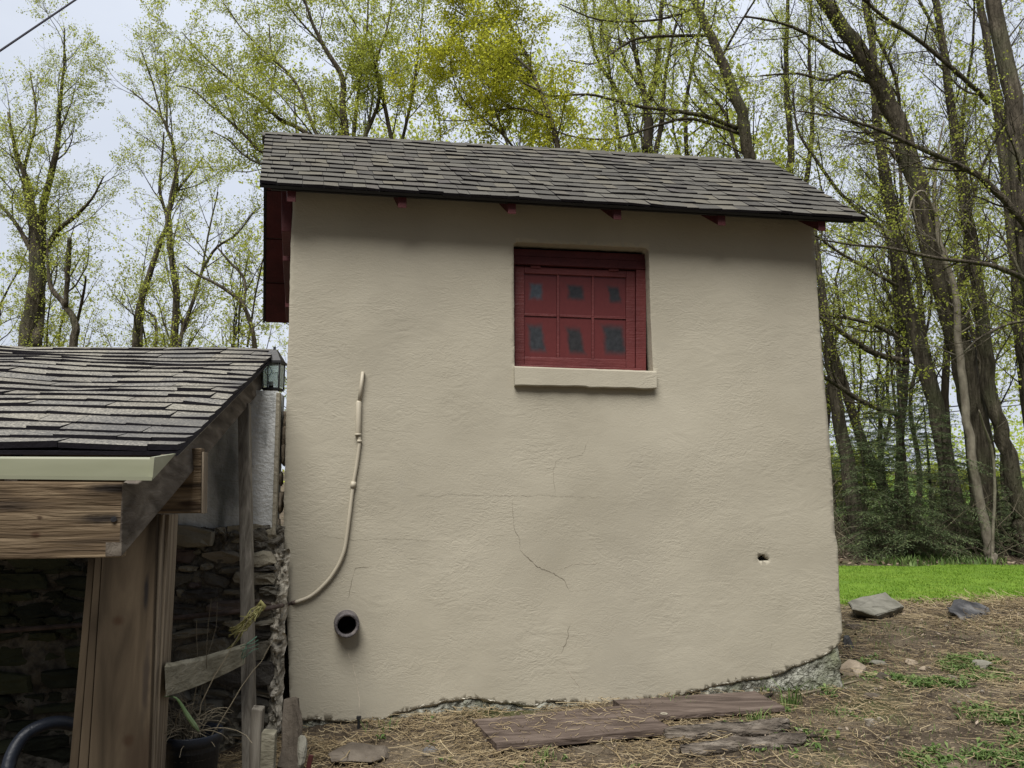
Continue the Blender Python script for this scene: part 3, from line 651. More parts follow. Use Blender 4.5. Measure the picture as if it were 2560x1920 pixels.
def stain(m, items):
    """dark knots and smears at given points of a timber: (centre, half sizes, colour)"""
    nt = m.node_tree; N = nt.nodes.new; L = nt.links.new; b = nt.nodes['Principled BSDF']
    tc = N('ShaderNodeTexCoord'); no = N('ShaderNodeTexNoise'); no.inputs['Scale'].default_value = 16; no.inputs['Detail'].default_value = 5; L(tc.outputs['Object'], no.inputs['Vector'])
    for c, h, colr in items:
        ad = N('ShaderNodeVectorMath'); ad.operation = 'MULTIPLY_ADD'; ad.inputs[1].default_value = tuple(.9 * q for q in h); L(no.outputs['Color'], ad.inputs[0]); L(tc.outputs['Object'], ad.inputs[2])
        sb = N('ShaderNodeVectorMath'); sb.operation = 'SUBTRACT'; sb.inputs[1].default_value = tuple(q + .45 * w for q, w in zip(c, h)); L(ad.outputs[0], sb.inputs[0])
        dv = N('ShaderNodeVectorMath'); dv.operation = 'DIVIDE'; dv.inputs[1].default_value = h; L(sb.outputs[0], dv.inputs[0])
        ln = N('ShaderNodeVectorMath'); ln.operation = 'LENGTH'; L(dv.outputs[0], ln.inputs[0])
        mr = N('ShaderNodeMapRange'); mr.interpolation_type = 'SMOOTHSTEP'; mr.inputs[1].default_value = .25; mr.inputs[2].default_value = 1.1; mr.inputs[3].default_value = .92; mr.inputs[4].default_value = 0; L(ln.outputs['Value'], mr.inputs[0])
        mx = N('ShaderNodeMix'); mx.data_type = 'RGBA'; src = b.inputs['Base Color'].links[0].from_socket; L(mr.outputs[0], mx.inputs[0]); L(src, mx.inputs[6]); mx.inputs[7].default_value = (*colr, 1); L(mx.outputs[2], b.inputs['Base Color'])
DKN = (.012, .010, .010)
stain(M['wood_beam'], [(at(262, 1297, 2.17), (.10, .08, .019), DKN), (at(285, 1220, 2.17), (.10, .08, .02), DKN), (at(84, 1338, 2.14), (.016, .06, .012), (.06, .032, .018)), (at(95, 1295, 2.14), (.010, .06, .008), (.05, .03, .018)), (at(470, 1260, 2.9), (.05, .1, .015), (.04, .025, .016))])
stain(M['wood_post'], [(at(366, 1478, 2.93), (.012, .1, .085), DKN), (at(296, 1552, 2.93), (.028, .1, .022), (.035, .020, .011)), (at(322, 1850, 2.93), (.026, .1, .03), (.040, .024, .014)), (at(365, 1700, 2.93), (.018, .1, .20), (.034, .026, .020))])
# ------------------------------------------------------------------ rubble wall with grey render above
sw = thing('stone_wall', (-1.8, 4.2, .2), 'dark rubble stone wall with grey cement render on top, behind the lean-to', 'wall')
SWN = Vector((E2.y, -E2.x, 0)); S0 = at(700, 1500, 4.14)
def swp(u, z, off=0): return Vector((S0.x, S0.y, 0)) + E2 * u + SWN * off + Vector((0, 0, z))     # u<0 to the left
def stone(mb, c, ex, ey, ez, sx, sy, sz, rnd, n=7, m=5, rough=.12):
    """irregular rounded block as one closed grid sphere, flattened"""
    vs = []; seed = rnd.uniform(0, 100)
    for j in range(m + 1):
        th = math.pi * j / m
        for i in range(n):
            ph = 2 * math.pi * i / n
            v = Vector((math.sin(th) * math.cos(ph), math.sin(th) * math.sin(ph), math.cos(th)))
            k = max(abs(v.x), abs(v.y), abs(v.z)); v = v * (.45 + .55 / k)          # towards a box
            v *= 1 + rough * noise.noise(v * 1.7 + Vector((seed, seed, 0))) * 2
            vs.append(c + ex * v.x * sx + ey * v.y * sy + ez * v.z * sz)
    mb.add(vs, [(j * n + i, j * n + (i + 1) % n, (j + 1) * n + (i + 1) % n, (j + 1) * n + i) for j in range(m) for i in range(n)])
def slate(mb, c, ex, ey, ez, hw, hh, dep, rnd):
    """flat broken stone: irregular outline, chipped rim, uneven face"""
    k = rnd.randint(7, 10); out = []
    for i in range(k):
        a = 2 * math.pi * (i + rnd.uniform(-.3, .3)) / k; q = max(abs(math.cos(a)), abs(math.sin(a))) ** .8
        out.append((math.cos(a) / q * hw * rnd.uniform(.84, 1.06), math.sin(a) / q * hh * rnd.uniform(.8, 1.08)))
    tx, tz = rnd.uniform(-.12, .12), rnd.uniform(-.25, .25); V = []
    for sc, d in ((.96, -dep), (1, -.012), (.93, .006), (.6, .012)):
        for x, z in out: V.append(c + ex * x * sc + ez * z * sc + ey * (d + (tx * x + tz * z) * (d > -.02) + rnd.uniform(-.009, .009) * (d > -.02)))
    V.append(c + ey * .013); n = k
    mb.add(V, [(j * n + i, j * n + (i + 1) % n, (j + 1) * n + (i + 1) % n, (j + 1) * n + i) for j in range(3) for i in range(n)] + [(3 * n + i, 3 * n + (i + 1) % n, 4 * n) for i in range(n)])
def stone_wall():
    rnd = random.Random(21); mb = MB(); mm = MB(); z = .02
    while z < 1.26:
        h = rnd.choice((.035, .05, .065, .085, .11, .13)); u = rnd.uniform(-.03, .0)
        while u > -2.6:
            w = min(.36, h * rnd.uniform(1.2, 4.2)) + .03
            c = swp(u - w / 2, z + h / 2 + rnd.uniform(-.012, .012), -.03 + rnd.uniform(-.034, .026)); a = rnd.gauss(0, .11)
            ex = (E2 + Vector((0, 0, a))).normalized(); ez = (Vector((0, 0, 1)) - E2 * a).normalized()
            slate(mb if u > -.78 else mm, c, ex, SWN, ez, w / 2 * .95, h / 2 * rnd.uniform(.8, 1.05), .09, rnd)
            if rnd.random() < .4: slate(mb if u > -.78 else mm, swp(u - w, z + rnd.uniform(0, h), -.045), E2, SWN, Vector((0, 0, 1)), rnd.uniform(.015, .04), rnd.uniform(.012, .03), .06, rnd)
            u -= w
        z += h * .96
    mb.build('stones', M['stones'], sw); mm.build('mossy_shaded_stones', M['stones_mossy_shade'], sw)  # left stones carry moss and painted roof shade in their colour
    mb = MB(); n, m = 110, 44
    for j in range(m + 1):
        for i in range(n + 1):
            u = -2.4 * i / n; zz = -.05 + 1.36 * j / m
            mb.v.append(tuple(swp(u, zz, -.055 + .035 * fbm(Vector((u * 7, zz * 9, 3)), 4))))
    for j in range(m):
        for i in range(n): k = j * (n + 1) + i; mb.f.append((k, k + n + 1, k + n + 2, k + 1))
    b = swp(.0, 0, -.06); mb.hexa([swp(-2.4, -.05, -.3), swp(-.02, -.05, -.3), swp(-.02, -.05, -.12), swp(-2.4, -.05, -.12), swp(-2.4, 1.3, -.3), swp(-.02, 1.3, -.3), swp(-.02, 1.3, -.12), swp(-2.4, 1.3, -.12)])
    mb.build('mortar', M['mortar'], sw, True)
    # rough ledge between stone and render
    def rough(name, u0, u1, z0, z1, n, m, off, amp, fu, fz, mt):
        mb = MB()
        for j in range(m + 1):
            for i in range(n + 1):
                u = u0 + (u1 - u0) * i / n; z = z0 + (z1 - z0) * j / m; e = max(0, 1 - 4 * min(j, m - j) / m, 1 - 3 * min(i, n - i) / n)
                q = Vector((u * fu, z * fz, 4)); d = off + amp * fbm(q, 5) - .05 * e
                mb.v.append(tuple(swp(u + .012 * fbm(q + Vector((9, 0, 0)), 3), z + .02 * fbm(q * .5 + Vector((0, 7, 0)), 3), d)))
        for j in range(m):
            for i in range(n): k = j * (n + 1) + i; mb.f.append((k, k + 1, k + n + 2, k + n + 1))
        mb.build(name, mt, sw)
    rough('mortar_ledge', -2.4, .0, 1.19, 1.32, 260, 16, -.015, .045, 16, 20, M['mortar'])
    rough('plaster_strip', -.05, .03, .08, 1.20, 12, 130, -.002, .05, 22, 13, M['stucco_edge'])
stone_wall()
def render_panel():
    mb = MB(); n, m = 40, 24; z0, z1 = 1.27, at(650, 978, 4.2).z
    uR = (at(688, 1150, 4.2) - S0).dot(E2)
    for j in range(m + 1):
        for i in range(n + 1):
            u = uR - 2.2 + 2.2 * i / n; z = z0 + (z1 - z0) * j / m
            mb.v.append(tuple(swp(u, z, -.055 + .008 * fbm(Vector((u * 4, z * 4, 8)), 3))))
    for j in range(m):
        for i in range(n): k = j * (n + 1) + i; mb.f.append((k, k + 1, k + n + 2, k + n + 1))
    mb.hexa([swp(uR - 2.2, z0, -.30), swp(uR, z0, -.30), swp(uR, z0, -.08), swp(uR - 2.2, z0, -.08), swp(uR - 2.2, z1, -.30), swp(uR, z1, -.30), swp(uR, z1, -.08), swp(uR - 2.2, z1, -.08)])
    mb.build('render', M['grey_render'], sw, True)
    mb = MB(); mb.hexa([swp(uR + .002, z0, -.10), swp(uR + .022, z0, -.10), swp(uR + .022, z0, -.045), swp(uR + .002, z0, -.045), swp(uR - .006, z1 - .01, -.10), swp(uR + .014, z1 - .01, -.10), swp(uR + .014, z1 - .01, -.045), swp(uR - .006, z1 - .01, -.045)])
    mb.build('corner_board', M['cream'], sw, bevel=.003)
    rnd = random.Random(4); mb = MB()
    for k in range(6): 
        z = 1.33 + .12 * k + rnd.uniform(-.02, .02); stone(mb, swp(uR + .018 + rnd.uniform(-.004, .004), z, -.16 - .02 * k), E2, SWN, Vector((0, 0, 1)), rnd.uniform(.008, .015), .05, rnd.uniform(.03, .065), rnd, 9, 7, .3)
    mb.build('edge_stones', M['rock_tan'], sw, True)
render_panel()

# lantern standing on the wall
def lantern():
    c = at(682, 972, 4.40); c.z = at(682, 978, 4.40).z
    t = thing('lantern', c, 'small black lantern with glass sides on the wall top beside the stucco building', 'lantern')
    s = .048; H = .145
    mb = MB(); mb.box(c + Vector((-.01, 0, -.02)), (.075, .075, .05)); mb.build('base_block', M['rock_tan'], t, bevel=.004)
    mb = MB(); mb.box(c + Vector((0, 0, .01)), (.10, .10, .012))
    for sx in (-1, 1):
        for sy in (-1, 1): mb.box(c + Vector((sx * s, sy * s, .016 + H / 2)), (.008, .008, H))
    mb.box(c + Vector((0, 0, .02 + H)), (.118, .118, .014))
    q = .055; p = .018; z0, z1 = c.z + .027 + H, c.z + .095 + H
    mb.hexa([Vector((c.x + sx * q, c.y + sy * q, z0)) for sx, sy in ((-1, -1), (1, -1), (1, 1), (-1, 1))] + [Vector((c.x + sx * p, c.y + sy * p, z1)) for sx, sy in ((-1, -1), (1, -1), (1, 1), (-1, 1))])
    mb.tube([Vector((c.x, c.y, z1)), Vector((c.x, c.y, z1 + .02))], .008, 8)
    mb.build('frame', M['iron'], t)
    mb = MB(); gz = c.z + .02 + H / 2; w = s - .004
    mb.box((c.x, c.y - s, gz), (2 * w, .003, H - .012)); mb.box((c.x, c.y + s, gz), (2 * w, .003, H - .012)); mb.box((c.x - s, c.y, gz), (.003, 2 * w, H - .012)); mb.box((c.x + s, c.y, gz), (.003, 2 * w, H - .012))
    mb.build('glass_pane', M['glass'], t)
    mb = MB(); y = c.y - s - .004; d = [Vector((c.x - .012 + a, y, gz + b)) for a, b in ((0, .05), (.02, .015), (0, -.02), (-.02, .015))]
    for a, b in zip(d, d[1:] + d[:1]): mb.tube([a, b], .0018, 5)
    mb.tube([d[2], Vector((c.x - .012, y, gz - .055))], .0018, 5); mb.tube([d[1] + Vector((0, 0, -.01)), Vector((c.x + .04, y, gz + .01)), Vector((c.x + .043, y, gz - .03))], .0016, 5)
    mb.build('diamond_tracery', M['iron'], t)
    mb = MB(); mb.tube([c + Vector((-.012, 0, .016)), c + Vector((-.012, 0, .055))], .014, 10); mb.build('candle_socket', M['iron'], t)
lantern()

# ------------------------------------------------------------------ timbers and plants by the post
def to_ground(p, a, z=None):      # extend segment a->p down to the ground
    z = g(p.x, p.y) - .06 if z is None else z
    return p + (p - a) * ((z - p.z) / (p.z - a.z))
t = at(611, 1012, 3.93); b_ = to_ground(at(624, 1890, 3.62), t)
mb = MB(); mb.bar(t, b_, .057, .038, Vector((0, 1, 0))); tag(mb.build('wooden_upright', M['wood_grey'], None, bevel=.003), 'slim grey upright timber reaching from the ground to the lean-to rafter', 'post')
def stake(name, px0, px1, pytop, Y, label, lean=0, m='wood_grey'):
    a0, a1 = at(px0, pytop, Y), at(px1, pytop + 4, Y); z = g(a0.x, Y) - .1; w = a1.x - a0.x; rnd = random.Random(int(px0)); mb = MB()
    n = 6; vs = []
    for k in range(n):
        f = k / (n - 1); zz = a0.z + (z - a0.z) * f; o = lean * f + rnd.uniform(-.002, .002)
        vs.append([Vector((a0.x + o, Y - .018, zz)), Vector((a0.x + w + o, Y - .018, zz - .006 * (k == 0))), Vector((a0.x + w + o, Y + .018, zz + .004)), Vector((a0.x + o, Y + .018, zz + .008 * (k == 0)))])
    for k in range(n - 1): mb.hexa(vs[k + 1] + vs[k])
    me = mb.build(name, M[m], None)
    bm = bmesh.new(); bm.from_mesh(me.data); bmesh.ops.remove_doubles(bm, verts=bm.verts, dist=1e-5); bm.to_mesh(me.data); bm.free()
    b = me.modifiers.new('bevel', 'BEVEL'); b.width = .004; b.segments = 2
    return tag(me, label, 'stake', 'short stakes by the upright timber')
stake('wooden_stake', 631, 659, 1769, 3.42, 'taller flat grey stake with a knot, right against the slim upright timber')
stake('wooden_stake', 656, 690, 1829, 3.36, 'shorter split brown stake nearest the standing slab of stone', m='wood_rail')
def rail():
    mb = MB(); n = 12; V = []
    for k in range(n + 1):
        f = k / n; Y = 2.98 + .58 * f
        x = 412 + 202 * f; yt = 1667 - 18 * f - 34 * f ** 1.6 + 2 * noise.noise(Vector((f * 7, 0, 0))); yb = 1742 - 30 * f - 52 * f ** 1.5
        a, b = at(x, yb, Y), at(x, yt, Y); d = Vector((-.3, .9, .12)).normalized() * .05
        V.append([a, b, b + d, a + d])
    for k in range(n): 
        o = len(mb.v)
    for q in V: mb.v += [tuple(p) for p in q]
    for k in range(n):
        for i in range(4): mb.f.append((k * 4 + i, (k + 1) * 4 + i, (k + 1) * 4 + (i + 1) % 4, k * 4 + (i + 1) % 4))
    mb.f.append((3, 2, 1, 0)); mb.f.append(tuple(n * 4 + i for i in range(4)))
    tag(mb.build('wooden_rail', M['wood_rail'], None, bevel=.003), 'rough pale rail tied slanting between thick post and slim upright', 'rail')
rail()
rnd = random.Random(5)
def rope_tuft():
    mb = MB(); k0 = at(656, 1515, 3.62)
    for i in range(34):
        P = [k0 + Vector((rnd.uniform(-.012, .012), rnd.uniform(-.03, 0), rnd.uniform(-.012, .012)))]
        e = at(rnd.uniform(577, 606), rnd.uniform(1566, 1590), 3.58) if i < 22 else at(rnd.uniform(606, 640), rnd.uniform(1535, 1560), 3.56)
        for f in (.3, .6, .85, 1): P.append(P[0].lerp(e, f) + Vector((rnd.gauss(0, .008), -.02 * math.sin(f * 2.4), rnd.gauss(0, .009) - .012 * math.sin(f * 3))))
        mb.tube(P, .0026, 4)
    P = [at(612, 1560, 3.56), at(600, 1590, 3.58), at(575, 1620, 3.6), at(545, 1640, 3.6)]
    mb.tube(cr_spline(P, 4), .006, 6); mb.tube([k0 + Vector((-.014, -.02, 0)), k0 + Vector((.0, -.025, .022)), k0 + Vector((.012, -.01, .0)), k0 + Vector((0, -.01, -.016))], .010, 7)
    tag(mb.build('rope', M['rope'], None, True), 'frayed yellow rope knotted round the upright timber and dark pipe', 'rope')
rope_tuft()
mb = MB()
for i in range(3):
    c = at(617, 1612 + i * 11, 3.54); P = [c + Vector((-.035, .0, -.012 + .006 * i)), c + Vector((-.01, -.012, rnd.gauss(0, .008))), c + Vector((.028, -.012, .008 + .004 * i)), c + Vector((.034, .05, .012))]; mb.tube(cr_spline(P, 3), .0018, 5)
for i in range(5): mb.tube(cr_spline([at(617, 1612, 3.53), at(rnd.uniform(606, 620), 1630, 3.52), at(rnd.uniform(598, 622), rnd.uniform(1640, 1662), 3.53)], 3), .0012, 4)
mb.tube(cr_spline([at(617, 1610, 3.52), at(630, 1601, 3.54), at(641, 1592, 3.6)], 3), .0035, 5)
tag(mb.build('twine', M['twine'], None), 'green twine lashing the pale rail to the slim upright', 'twine')

def pot():
    c = at(483, 1829, 3.25); r = .112; base = Vector((c.x, c.y, g(c.x, c.y) - .02)); h = c.z - base.z
    t = thing('plant_pot', base, 'black plastic nursery pot with dried plant beside the thick post', 'plant pot')
    mb = MB(); ring(mb, base, Vector((0, 0, 1)), [(0, .001), (0, r * .72), (h * .9, r * .94), (h * .9, r * 1.03), (h, r * 1.04), (h + .004, r * 1.02), (h, r * .97), (h * .75, r * .90)], 36); mb.build('pot', M['black_plastic'], t, True)
    mb = MB(); ring(mb, base, Vector((0, 0, 1)), [(h * .78, .001), (h * .78, r * .92)], 24); mb.build('soil', M['soil'], t)
    rnd = random.Random(9); mb = MB()
    for i in range(130):
        a = rnd.uniform(0, 6.28); P = [c + Vector((rnd.gauss(-.03, .03), rnd.gauss(0, .03), -.02))]; d = Vector((math.cos(a) * rnd.uniform(.3, 1) - .35, math.sin(a) * .6, rnd.uniform(.2, 1.3))).normalized(); st = rnd.uniform(.02, .045)
        for k in range(6): P.append(P[-1] + d * st); d = (d + Vector((rnd.gauss(0, .3), rnd.gauss(0, .3), -.28))).normalized()
        mb.tube(P, [.0024, .0022, .002, .0018, .0016, .0014, .0012], 4)
    for i in range(7):
        a = rnd.uniform(0, 6.28); P = [c + Vector((rnd.gauss(0, .04), rnd.gauss(.05, .03), -.05))]; d = Vector((rnd.gauss(.05, .25), rnd.gauss(.1, .1), 1)).normalized()
        for k in range(7): P.append(P[-1] + d * rnd.uniform(.05, .11)); d = (d + Vector((rnd.gauss(0, .16), rnd.gauss(0, .1), .02))).normalized()
        mb.tube(P, [.0028, .0026, .0024, .002, .0017, .0014, .0012, .001], 4)
    mb.tube(cr_spline([c + Vector((-.07, -.09, -.01)), c + Vector((-.085, -.11, .01)), c + Vector((-.08, -.12, -.06)), c + Vector((-.10, -.12, -.13)), c + Vector((-.15, -.12, -.15))], 4), .0035, 5)
    mb.build('dry_stems', M['stalk'], t)
    mb = MB(); P = cr_spline([at(405, 1742, 3.05), at(440, 1745, 3.05), at(470, 1790, 3.08), at(497, 1828, 3.12)], 4)
    nP = len(P); mb.tube(P, [.002 + .007 * smooth(.1, .75, k / nP) * (1 - smooth(.85, 1, k / (nP - 1)) * .9) for k in range(nP)], 7)
    mb.build('green_blade', M['leek'], t)
pot()
P = cr_spline([at(182, 1812, 3.4), at(150, 1806, 3.35), at(110, 1812, 3.3), at(60, 1840, 3.25), at(25, 1900, 3.2), at(10, 1990, 3.15), at(-30, 2050, 3.1)], 6)
mb = MB(); mb.tube(P, .026, 12); tag(mb.build('hose', M['black_plastic'], None, True), 'thick black hose arching in the dark under the lean-to', 'hose')

# ------------------------------------------------------------------ rocks
def rock_mesh(name, pts, m, label, group='stones on the bare soil', sub=2, rough=.02, cat='rock', seed=1):
    """convex hull of a few hand-placed corners, broken up a little"""
    bm = bmesh.new()
    for p in pts: bm.verts.new(p)
    r = bmesh.ops.convex_hull(bm, input=bm.verts)
    bmesh.ops.delete(bm, geom=[v for v in bm.verts if not v.link_faces], context='VERTS')
    bmesh.ops.bevel(bm, geom=list(bm.edges), offset=.012, segments=1, affect='EDGES', clamp_overlap=True)
    bmesh.ops.triangulate(bm, faces=bm.faces)
    bmesh.ops.subdivide_edges(bm, edges=bm.edges, cuts=sub, use_grid_fill=True)
    for v in bm.verts: v.co += Vector((fbm(v.co * 9 + Vector((seed, 0, 0)), 3), fbm(v.co * 9 + Vector((0, seed, 5)), 3), fbm(v.co * 9 + Vector((3, 0, seed)), 3))) * rough
    me = bpy.data.meshes.new(name); bm.to_mesh(me); bm.free()
    return tag(link(name, me, m, None, False), label, cat, group)
p = lambda x, y, Y: at(x, y, Y)
# big tilted grey slab
Yb = 6.4
rock_mesh('rock', [p(2118, 1503, Yb + .1), p(2148, 1494, Yb + .35), p(2212, 1479, Yb + .5), p(2263, 1515, Yb + .2), p(2190, 1538, Yb - .15), p(2130, 1522, Yb - .1), p(2195, 1568, Yb + .12), p(2170, 1562, Yb + .14), p(2250, 1550, Yb + .4), p(2145, 1556, Yb + .2), p(2225, 1566, Yb + .45)], M['rock_grey'], 'big tilted grey slab of rock at the edge of the lawn', rough=.014)
q_ = lambda x, y, Y: at(x, y, Y) - Vector((0, 0, .02))
rock_mesh('rock', [q_(2366, 1504, 6.5), q_(2403, 1487, 6.7), q_(2440, 1497, 6.8), q_(2470, 1515, 6.6), q_(2485, 1545, 6.5), q_(2470, 1568, 6.4), q_(2430, 1555, 6.3), q_(2395, 1545, 6.3), q_(2364, 1530, 6.4), q_(2440, 1570, 6.6)], M['rock_dark'], 'jagged near-black rock beside the lawn at the far right', rough=.035, seed=4)
def pebble(px, py, w, h, m, label, seed, Y=None, sink=.3):
    c = on_ground(px, py + h / 2); s = c.y / FPX; rnd = random.Random(seed); pts = []
    W, H, D = w * s / 2, h * s * .8, w * s * .38
    for i in range(16):
        a = rnd.uniform(0, 6.28); e = rnd.uniform(-.3, 1); q = math.sqrt(max(0, 1 - max(0, e) ** 2))
        pts.append(Vector((c.x + math.cos(a) * W * q * rnd.uniform(.8, 1.1), c.y + D + math.sin(a) * D * q, c.z + H * e * rnd.uniform(.8, 1) - .0 * sink)))
    rock_mesh('rock', pts, M[m], label, sub=1, rough=.012, seed=seed)
pebble(2141, 1668, 84, 46, 'rock_tan', 'rounded tan rock close to the right corner of the building', 1)
pebble(2205, 1657, 46, 22, 'rock_grey', 'small greenish grey stone right of the rounded tan rock', 2)
pebble(2283, 1653, 36, 16, 'rock_tan', 'flat pale tan stone on bare soil, upper of two', 3)
pebble(2308, 1668, 22, 18, 'rock_tan', 'little pale tan chip of stone, lower of two', 4)
pebble(2215, 1692, 52, 24, 'rock_brown', 'flat brown stone below the greenish grey stone', 5)
pebble(2470, 1660, 66, 28, 'rock_grey', 'half buried pale grey stone toward the right edge', 6)
pebble(2178, 1640, 20, 12, 'rock_brown', 'tiny brown pebble on top of the greenish stone', 12)
pebble(2190, 1740, 50, 20, 'rock_brown', 'low brown stone sunk in soil right of the tall grass tuft', 7)
pebble(880, 1900, 180, 56, 'rock_brown', 'broad flat brown stone in the straw at the bottom edge', 8)
pebble(1072, 1872, 44, 28, 'rock_dark', 'small dark mossy stone in the straw left of the plank', 9)
pebble(2125, 1600, 34, 44, 'rock_dark', 'dark stone tucked against the right corner of the building', 10)
pebble(2140, 1565, 50, 22, 'rock_brown', 'dirty brown stone in front of the big tilted slab', 13)
rock_mesh('standing_stone', [p(712, 1748, 3.72), p(745, 1743, 3.72), p(757, 1785, 3.70), p(750, 1850, 3.65), p(748, 1925, 3.6), p(694, 1925, 3.6), p(700, 1850, 3.65), p(706, 1790, 3.7), p(715, 1750, 3.82), p(745, 1746, 3.82), p(750, 1930, 3.75), p(698, 1930, 3.75)], M['rock_brown'], 'upright slab of dark brown stone leaning at the left foot of the stucco wall', None, rough=.018, seed=7)
rock_mesh('rock', [p(745, 1838, 3.45), p(762, 1835, 3.45), p(770, 1850, 3.45), p(757, 1925, 3.4), p(740, 1925, 3.4), p(750, 1838, 3.52), p(766, 1870, 3.5), p(752, 1925, 3.5)], M['rock_grey'], 'small pale mossy stone beside the foot of the standing slab', rough=.012, seed=3)

# ------------------------------------------------------------------ planks, bark, stick
def plank(name, A, B, width, thick, m, label, lift=0.0, group='old boards lying before the wall', cat='plank', seed=0, tilt=.0, skew=.0):
    a, b = on_ground(*A), on_ground(*B); a.z += thick + lift; b.z += thick + lift
    t = (b - a); L = t.length; t.normalize(); s = Vector((0, 0, 1)).cross(t).normalized(); u = t.cross(s); mb = MB(); n = 14; V = []
    for k in range(n + 1):
        f = k / n; c = a + t * L * f; e = .012 * noise.noise(Vector((f * 8, seed, 0))) + (.02 * noise.noise(Vector((seed, 3, 1))) if k in (0, n) else 0)
        w = s * (width + e) + Vector((0, 0, tilt)) - t * skew; V.append([c - u * thick, c + w - u * thick, c + w, c])
    for q in V: mb.v += [tuple(x) for x in q]
    for k in range(n):
        for i in range(4): mb.f.append((k * 4 + i, (k + 1) * 4 + i, (k + 1) * 4 + (i + 1) % 4, k * 4 + (i + 1) % 4))
    mb.f.append((3, 2, 1, 0)); mb.f.append(tuple(n * 4 + i for i in range(4)))
    o = mb.build(name, M[m], None, bevel=.004); tag(o, label, cat, group); return a, t, L, s * width + Vector((0, 0, tilt))
PL = plank('plank', (1240, 1890), (1674, 1846), .36, .036, 'wood_plank', 'longer thick brown plank strewn with straw, nearer the viewer', .016, seed=1, tilt=.022, skew=.10)
plank('plank', (1590, 1815), (1962, 1788), .27, .024, 'wood_plank', 'thinner brown board overlapping behind the thick plank, pointing to the right corner', .016, seed=5, tilt=.02, skew=.03)
plank('wood_splinter', (1742, 1836), (1872, 1822), .05, .012, 'wood_split', 'orange split piece of wood sticking out under the thinner board', .004, None, 'wood', 8)
def plank_straw():
    r = random.Random(14); mb = MB(); a, t, L, w = PL
    for k in range(230):
        p_ = a + t * L * r.random() + w * r.random() ** .8 + Vector((0, 0, .003)); an = r.uniform(0, 6.28); l2 = r.uniform(.02, .09); V = []
        for q in range(4):
            V += [p_ + Vector((-math.sin(an), math.cos(an), .06)) * .0011, p_ + Vector((math.sin(an), -math.cos(an), .06)) * .0011 + Vector((0, 0, .001))]
            p_ = p_ + Vector((math.cos(an), math.sin(an), r.uniform(-.01, .12) + w.z / w.length * math.sin(an))) * l2 / 3; an += r.gauss(0, .4)
        mb.add(V, [(2 * q, 2 * q + 1, 2 * q + 3, 2 * q + 2) for q in range(3)])
    tag(mb.build('straw', M['straw'], None), kind='stuff')
plank_straw()
def bark_piece(A, B, w, label, seed):
    a, b = on_ground(*A), on_ground(*B); t = (b - a); L = t.length; t.normalize(); s = Vector((0, 0, 1)).cross(t).normalized(); mb = MB(); n, m = 26, 12
    for i in range(n + 1):
        f = i / n; ww = w * (.75 + .35 * noise.noise(Vector((f * 4, seed, 0)))) * min(1, .45 + f * 5, .35 + (1 - f) * 4)
        for j in range(m + 1):
            q = -1 + 2 * j / m; c = a + t * L * f + s * (ww * q + w)
            hz = 1.05 * w * math.sqrt(max(0, 1 - q * q)) + .014 * fbm(Vector((f * L * 5, q * 5, seed)), 3) + .008 * abs(math.sin(q * 11 + 2 * noise.noise(Vector((f * 5, q, seed)))))
            mb.v.append((c.x, c.y, g(c.x, c.y) - .006 + hz))
    for i in range(n):
        for j in range(m): k = i * (m + 1) + j; mb.f.append((k, k + m + 1, k + m + 2, k + 1))
    o = mb.build('bark_piece', M['log_bark'], None, True); so = o.modifiers.new('solid', 'SOLIDIFY'); so.thickness = .012; so.offset = -1
    tag(o, label, 'bark', 'slabs of furrowed bark')
bark_piece((1672, 1868), (1988, 1836), .055, 'upper furrowed slab of bark, its left end against the thick plank', 3)
bark_piece((1712, 1902), (2028, 1872), .045, 'lower furrowed slab of bark at the front', 6)
def stick(pts, r, label, m='bark_dark', name='stick', group='fallen sticks'):
    P = [on_ground(x, y, r) for x, y in pts]; mb = MB(); mb.tube(cr_spline(P, 3), [r] * (3 * (len(P) - 1)) + [r * .5], 6)
    tag(mb.build(name, M[m], None, True), label, 'stick', group)
stick([(1978, 1846), (2010, 1842), (2050, 1839)], .008, 'dark twig pointing right beyond the bark slabs')
stick([(1882, 1748), (1905, 1744), (1932, 1734)], .010, 'short dark curl of bark by the wall above the boards')
stick([(1990, 1738), (2060, 1722), (2150, 1700)], .006, 'thin pale stick lying toward the rounded tan rock', 'stalk')
stick([(1380, 1850), (1430, 1866), (1500, 1890)], .003, 'pale straw stem fallen across the thick plank', 'stalk')
b0 = on_ground(896, 1822)
mb = MB(); tp = at(897, 1795, b0.y); mb.tube([b0 - Vector((0, 0, .05)), tp], .007, 8); mb.box(tp + Vector((0, 0, .002)), (.022, .02, .014)); tag(mb.build('metal_stake', M['iron'], None), 'small rusty metal peg standing in straw at the wall foot', 'stake')
b0 = at(772, 1915, 3.4)
mb = MB(); mb.box((b0.x, b0.y, b0.z), (.02, .01, .09), Matrix.Rotation(.2, 3, 'Y')); tag(mb.build('metal_scrap', M['blade_red'], None, bevel=.002), 'dark red metal scrap upright at the bottom edge left', 'scrap')
c = on_ground(1660, 1785, .075); mb = MB()
ring(mb, c, Vector((0, 0, 1)), [(0, .012), (.004, .017), (.001, .019), (-.002, .017), (.0, .012)], 12); tag(mb.build('shell_fragment', M['cream'], None, True), 'pale curved fragment on the thinner board', 'fragment')

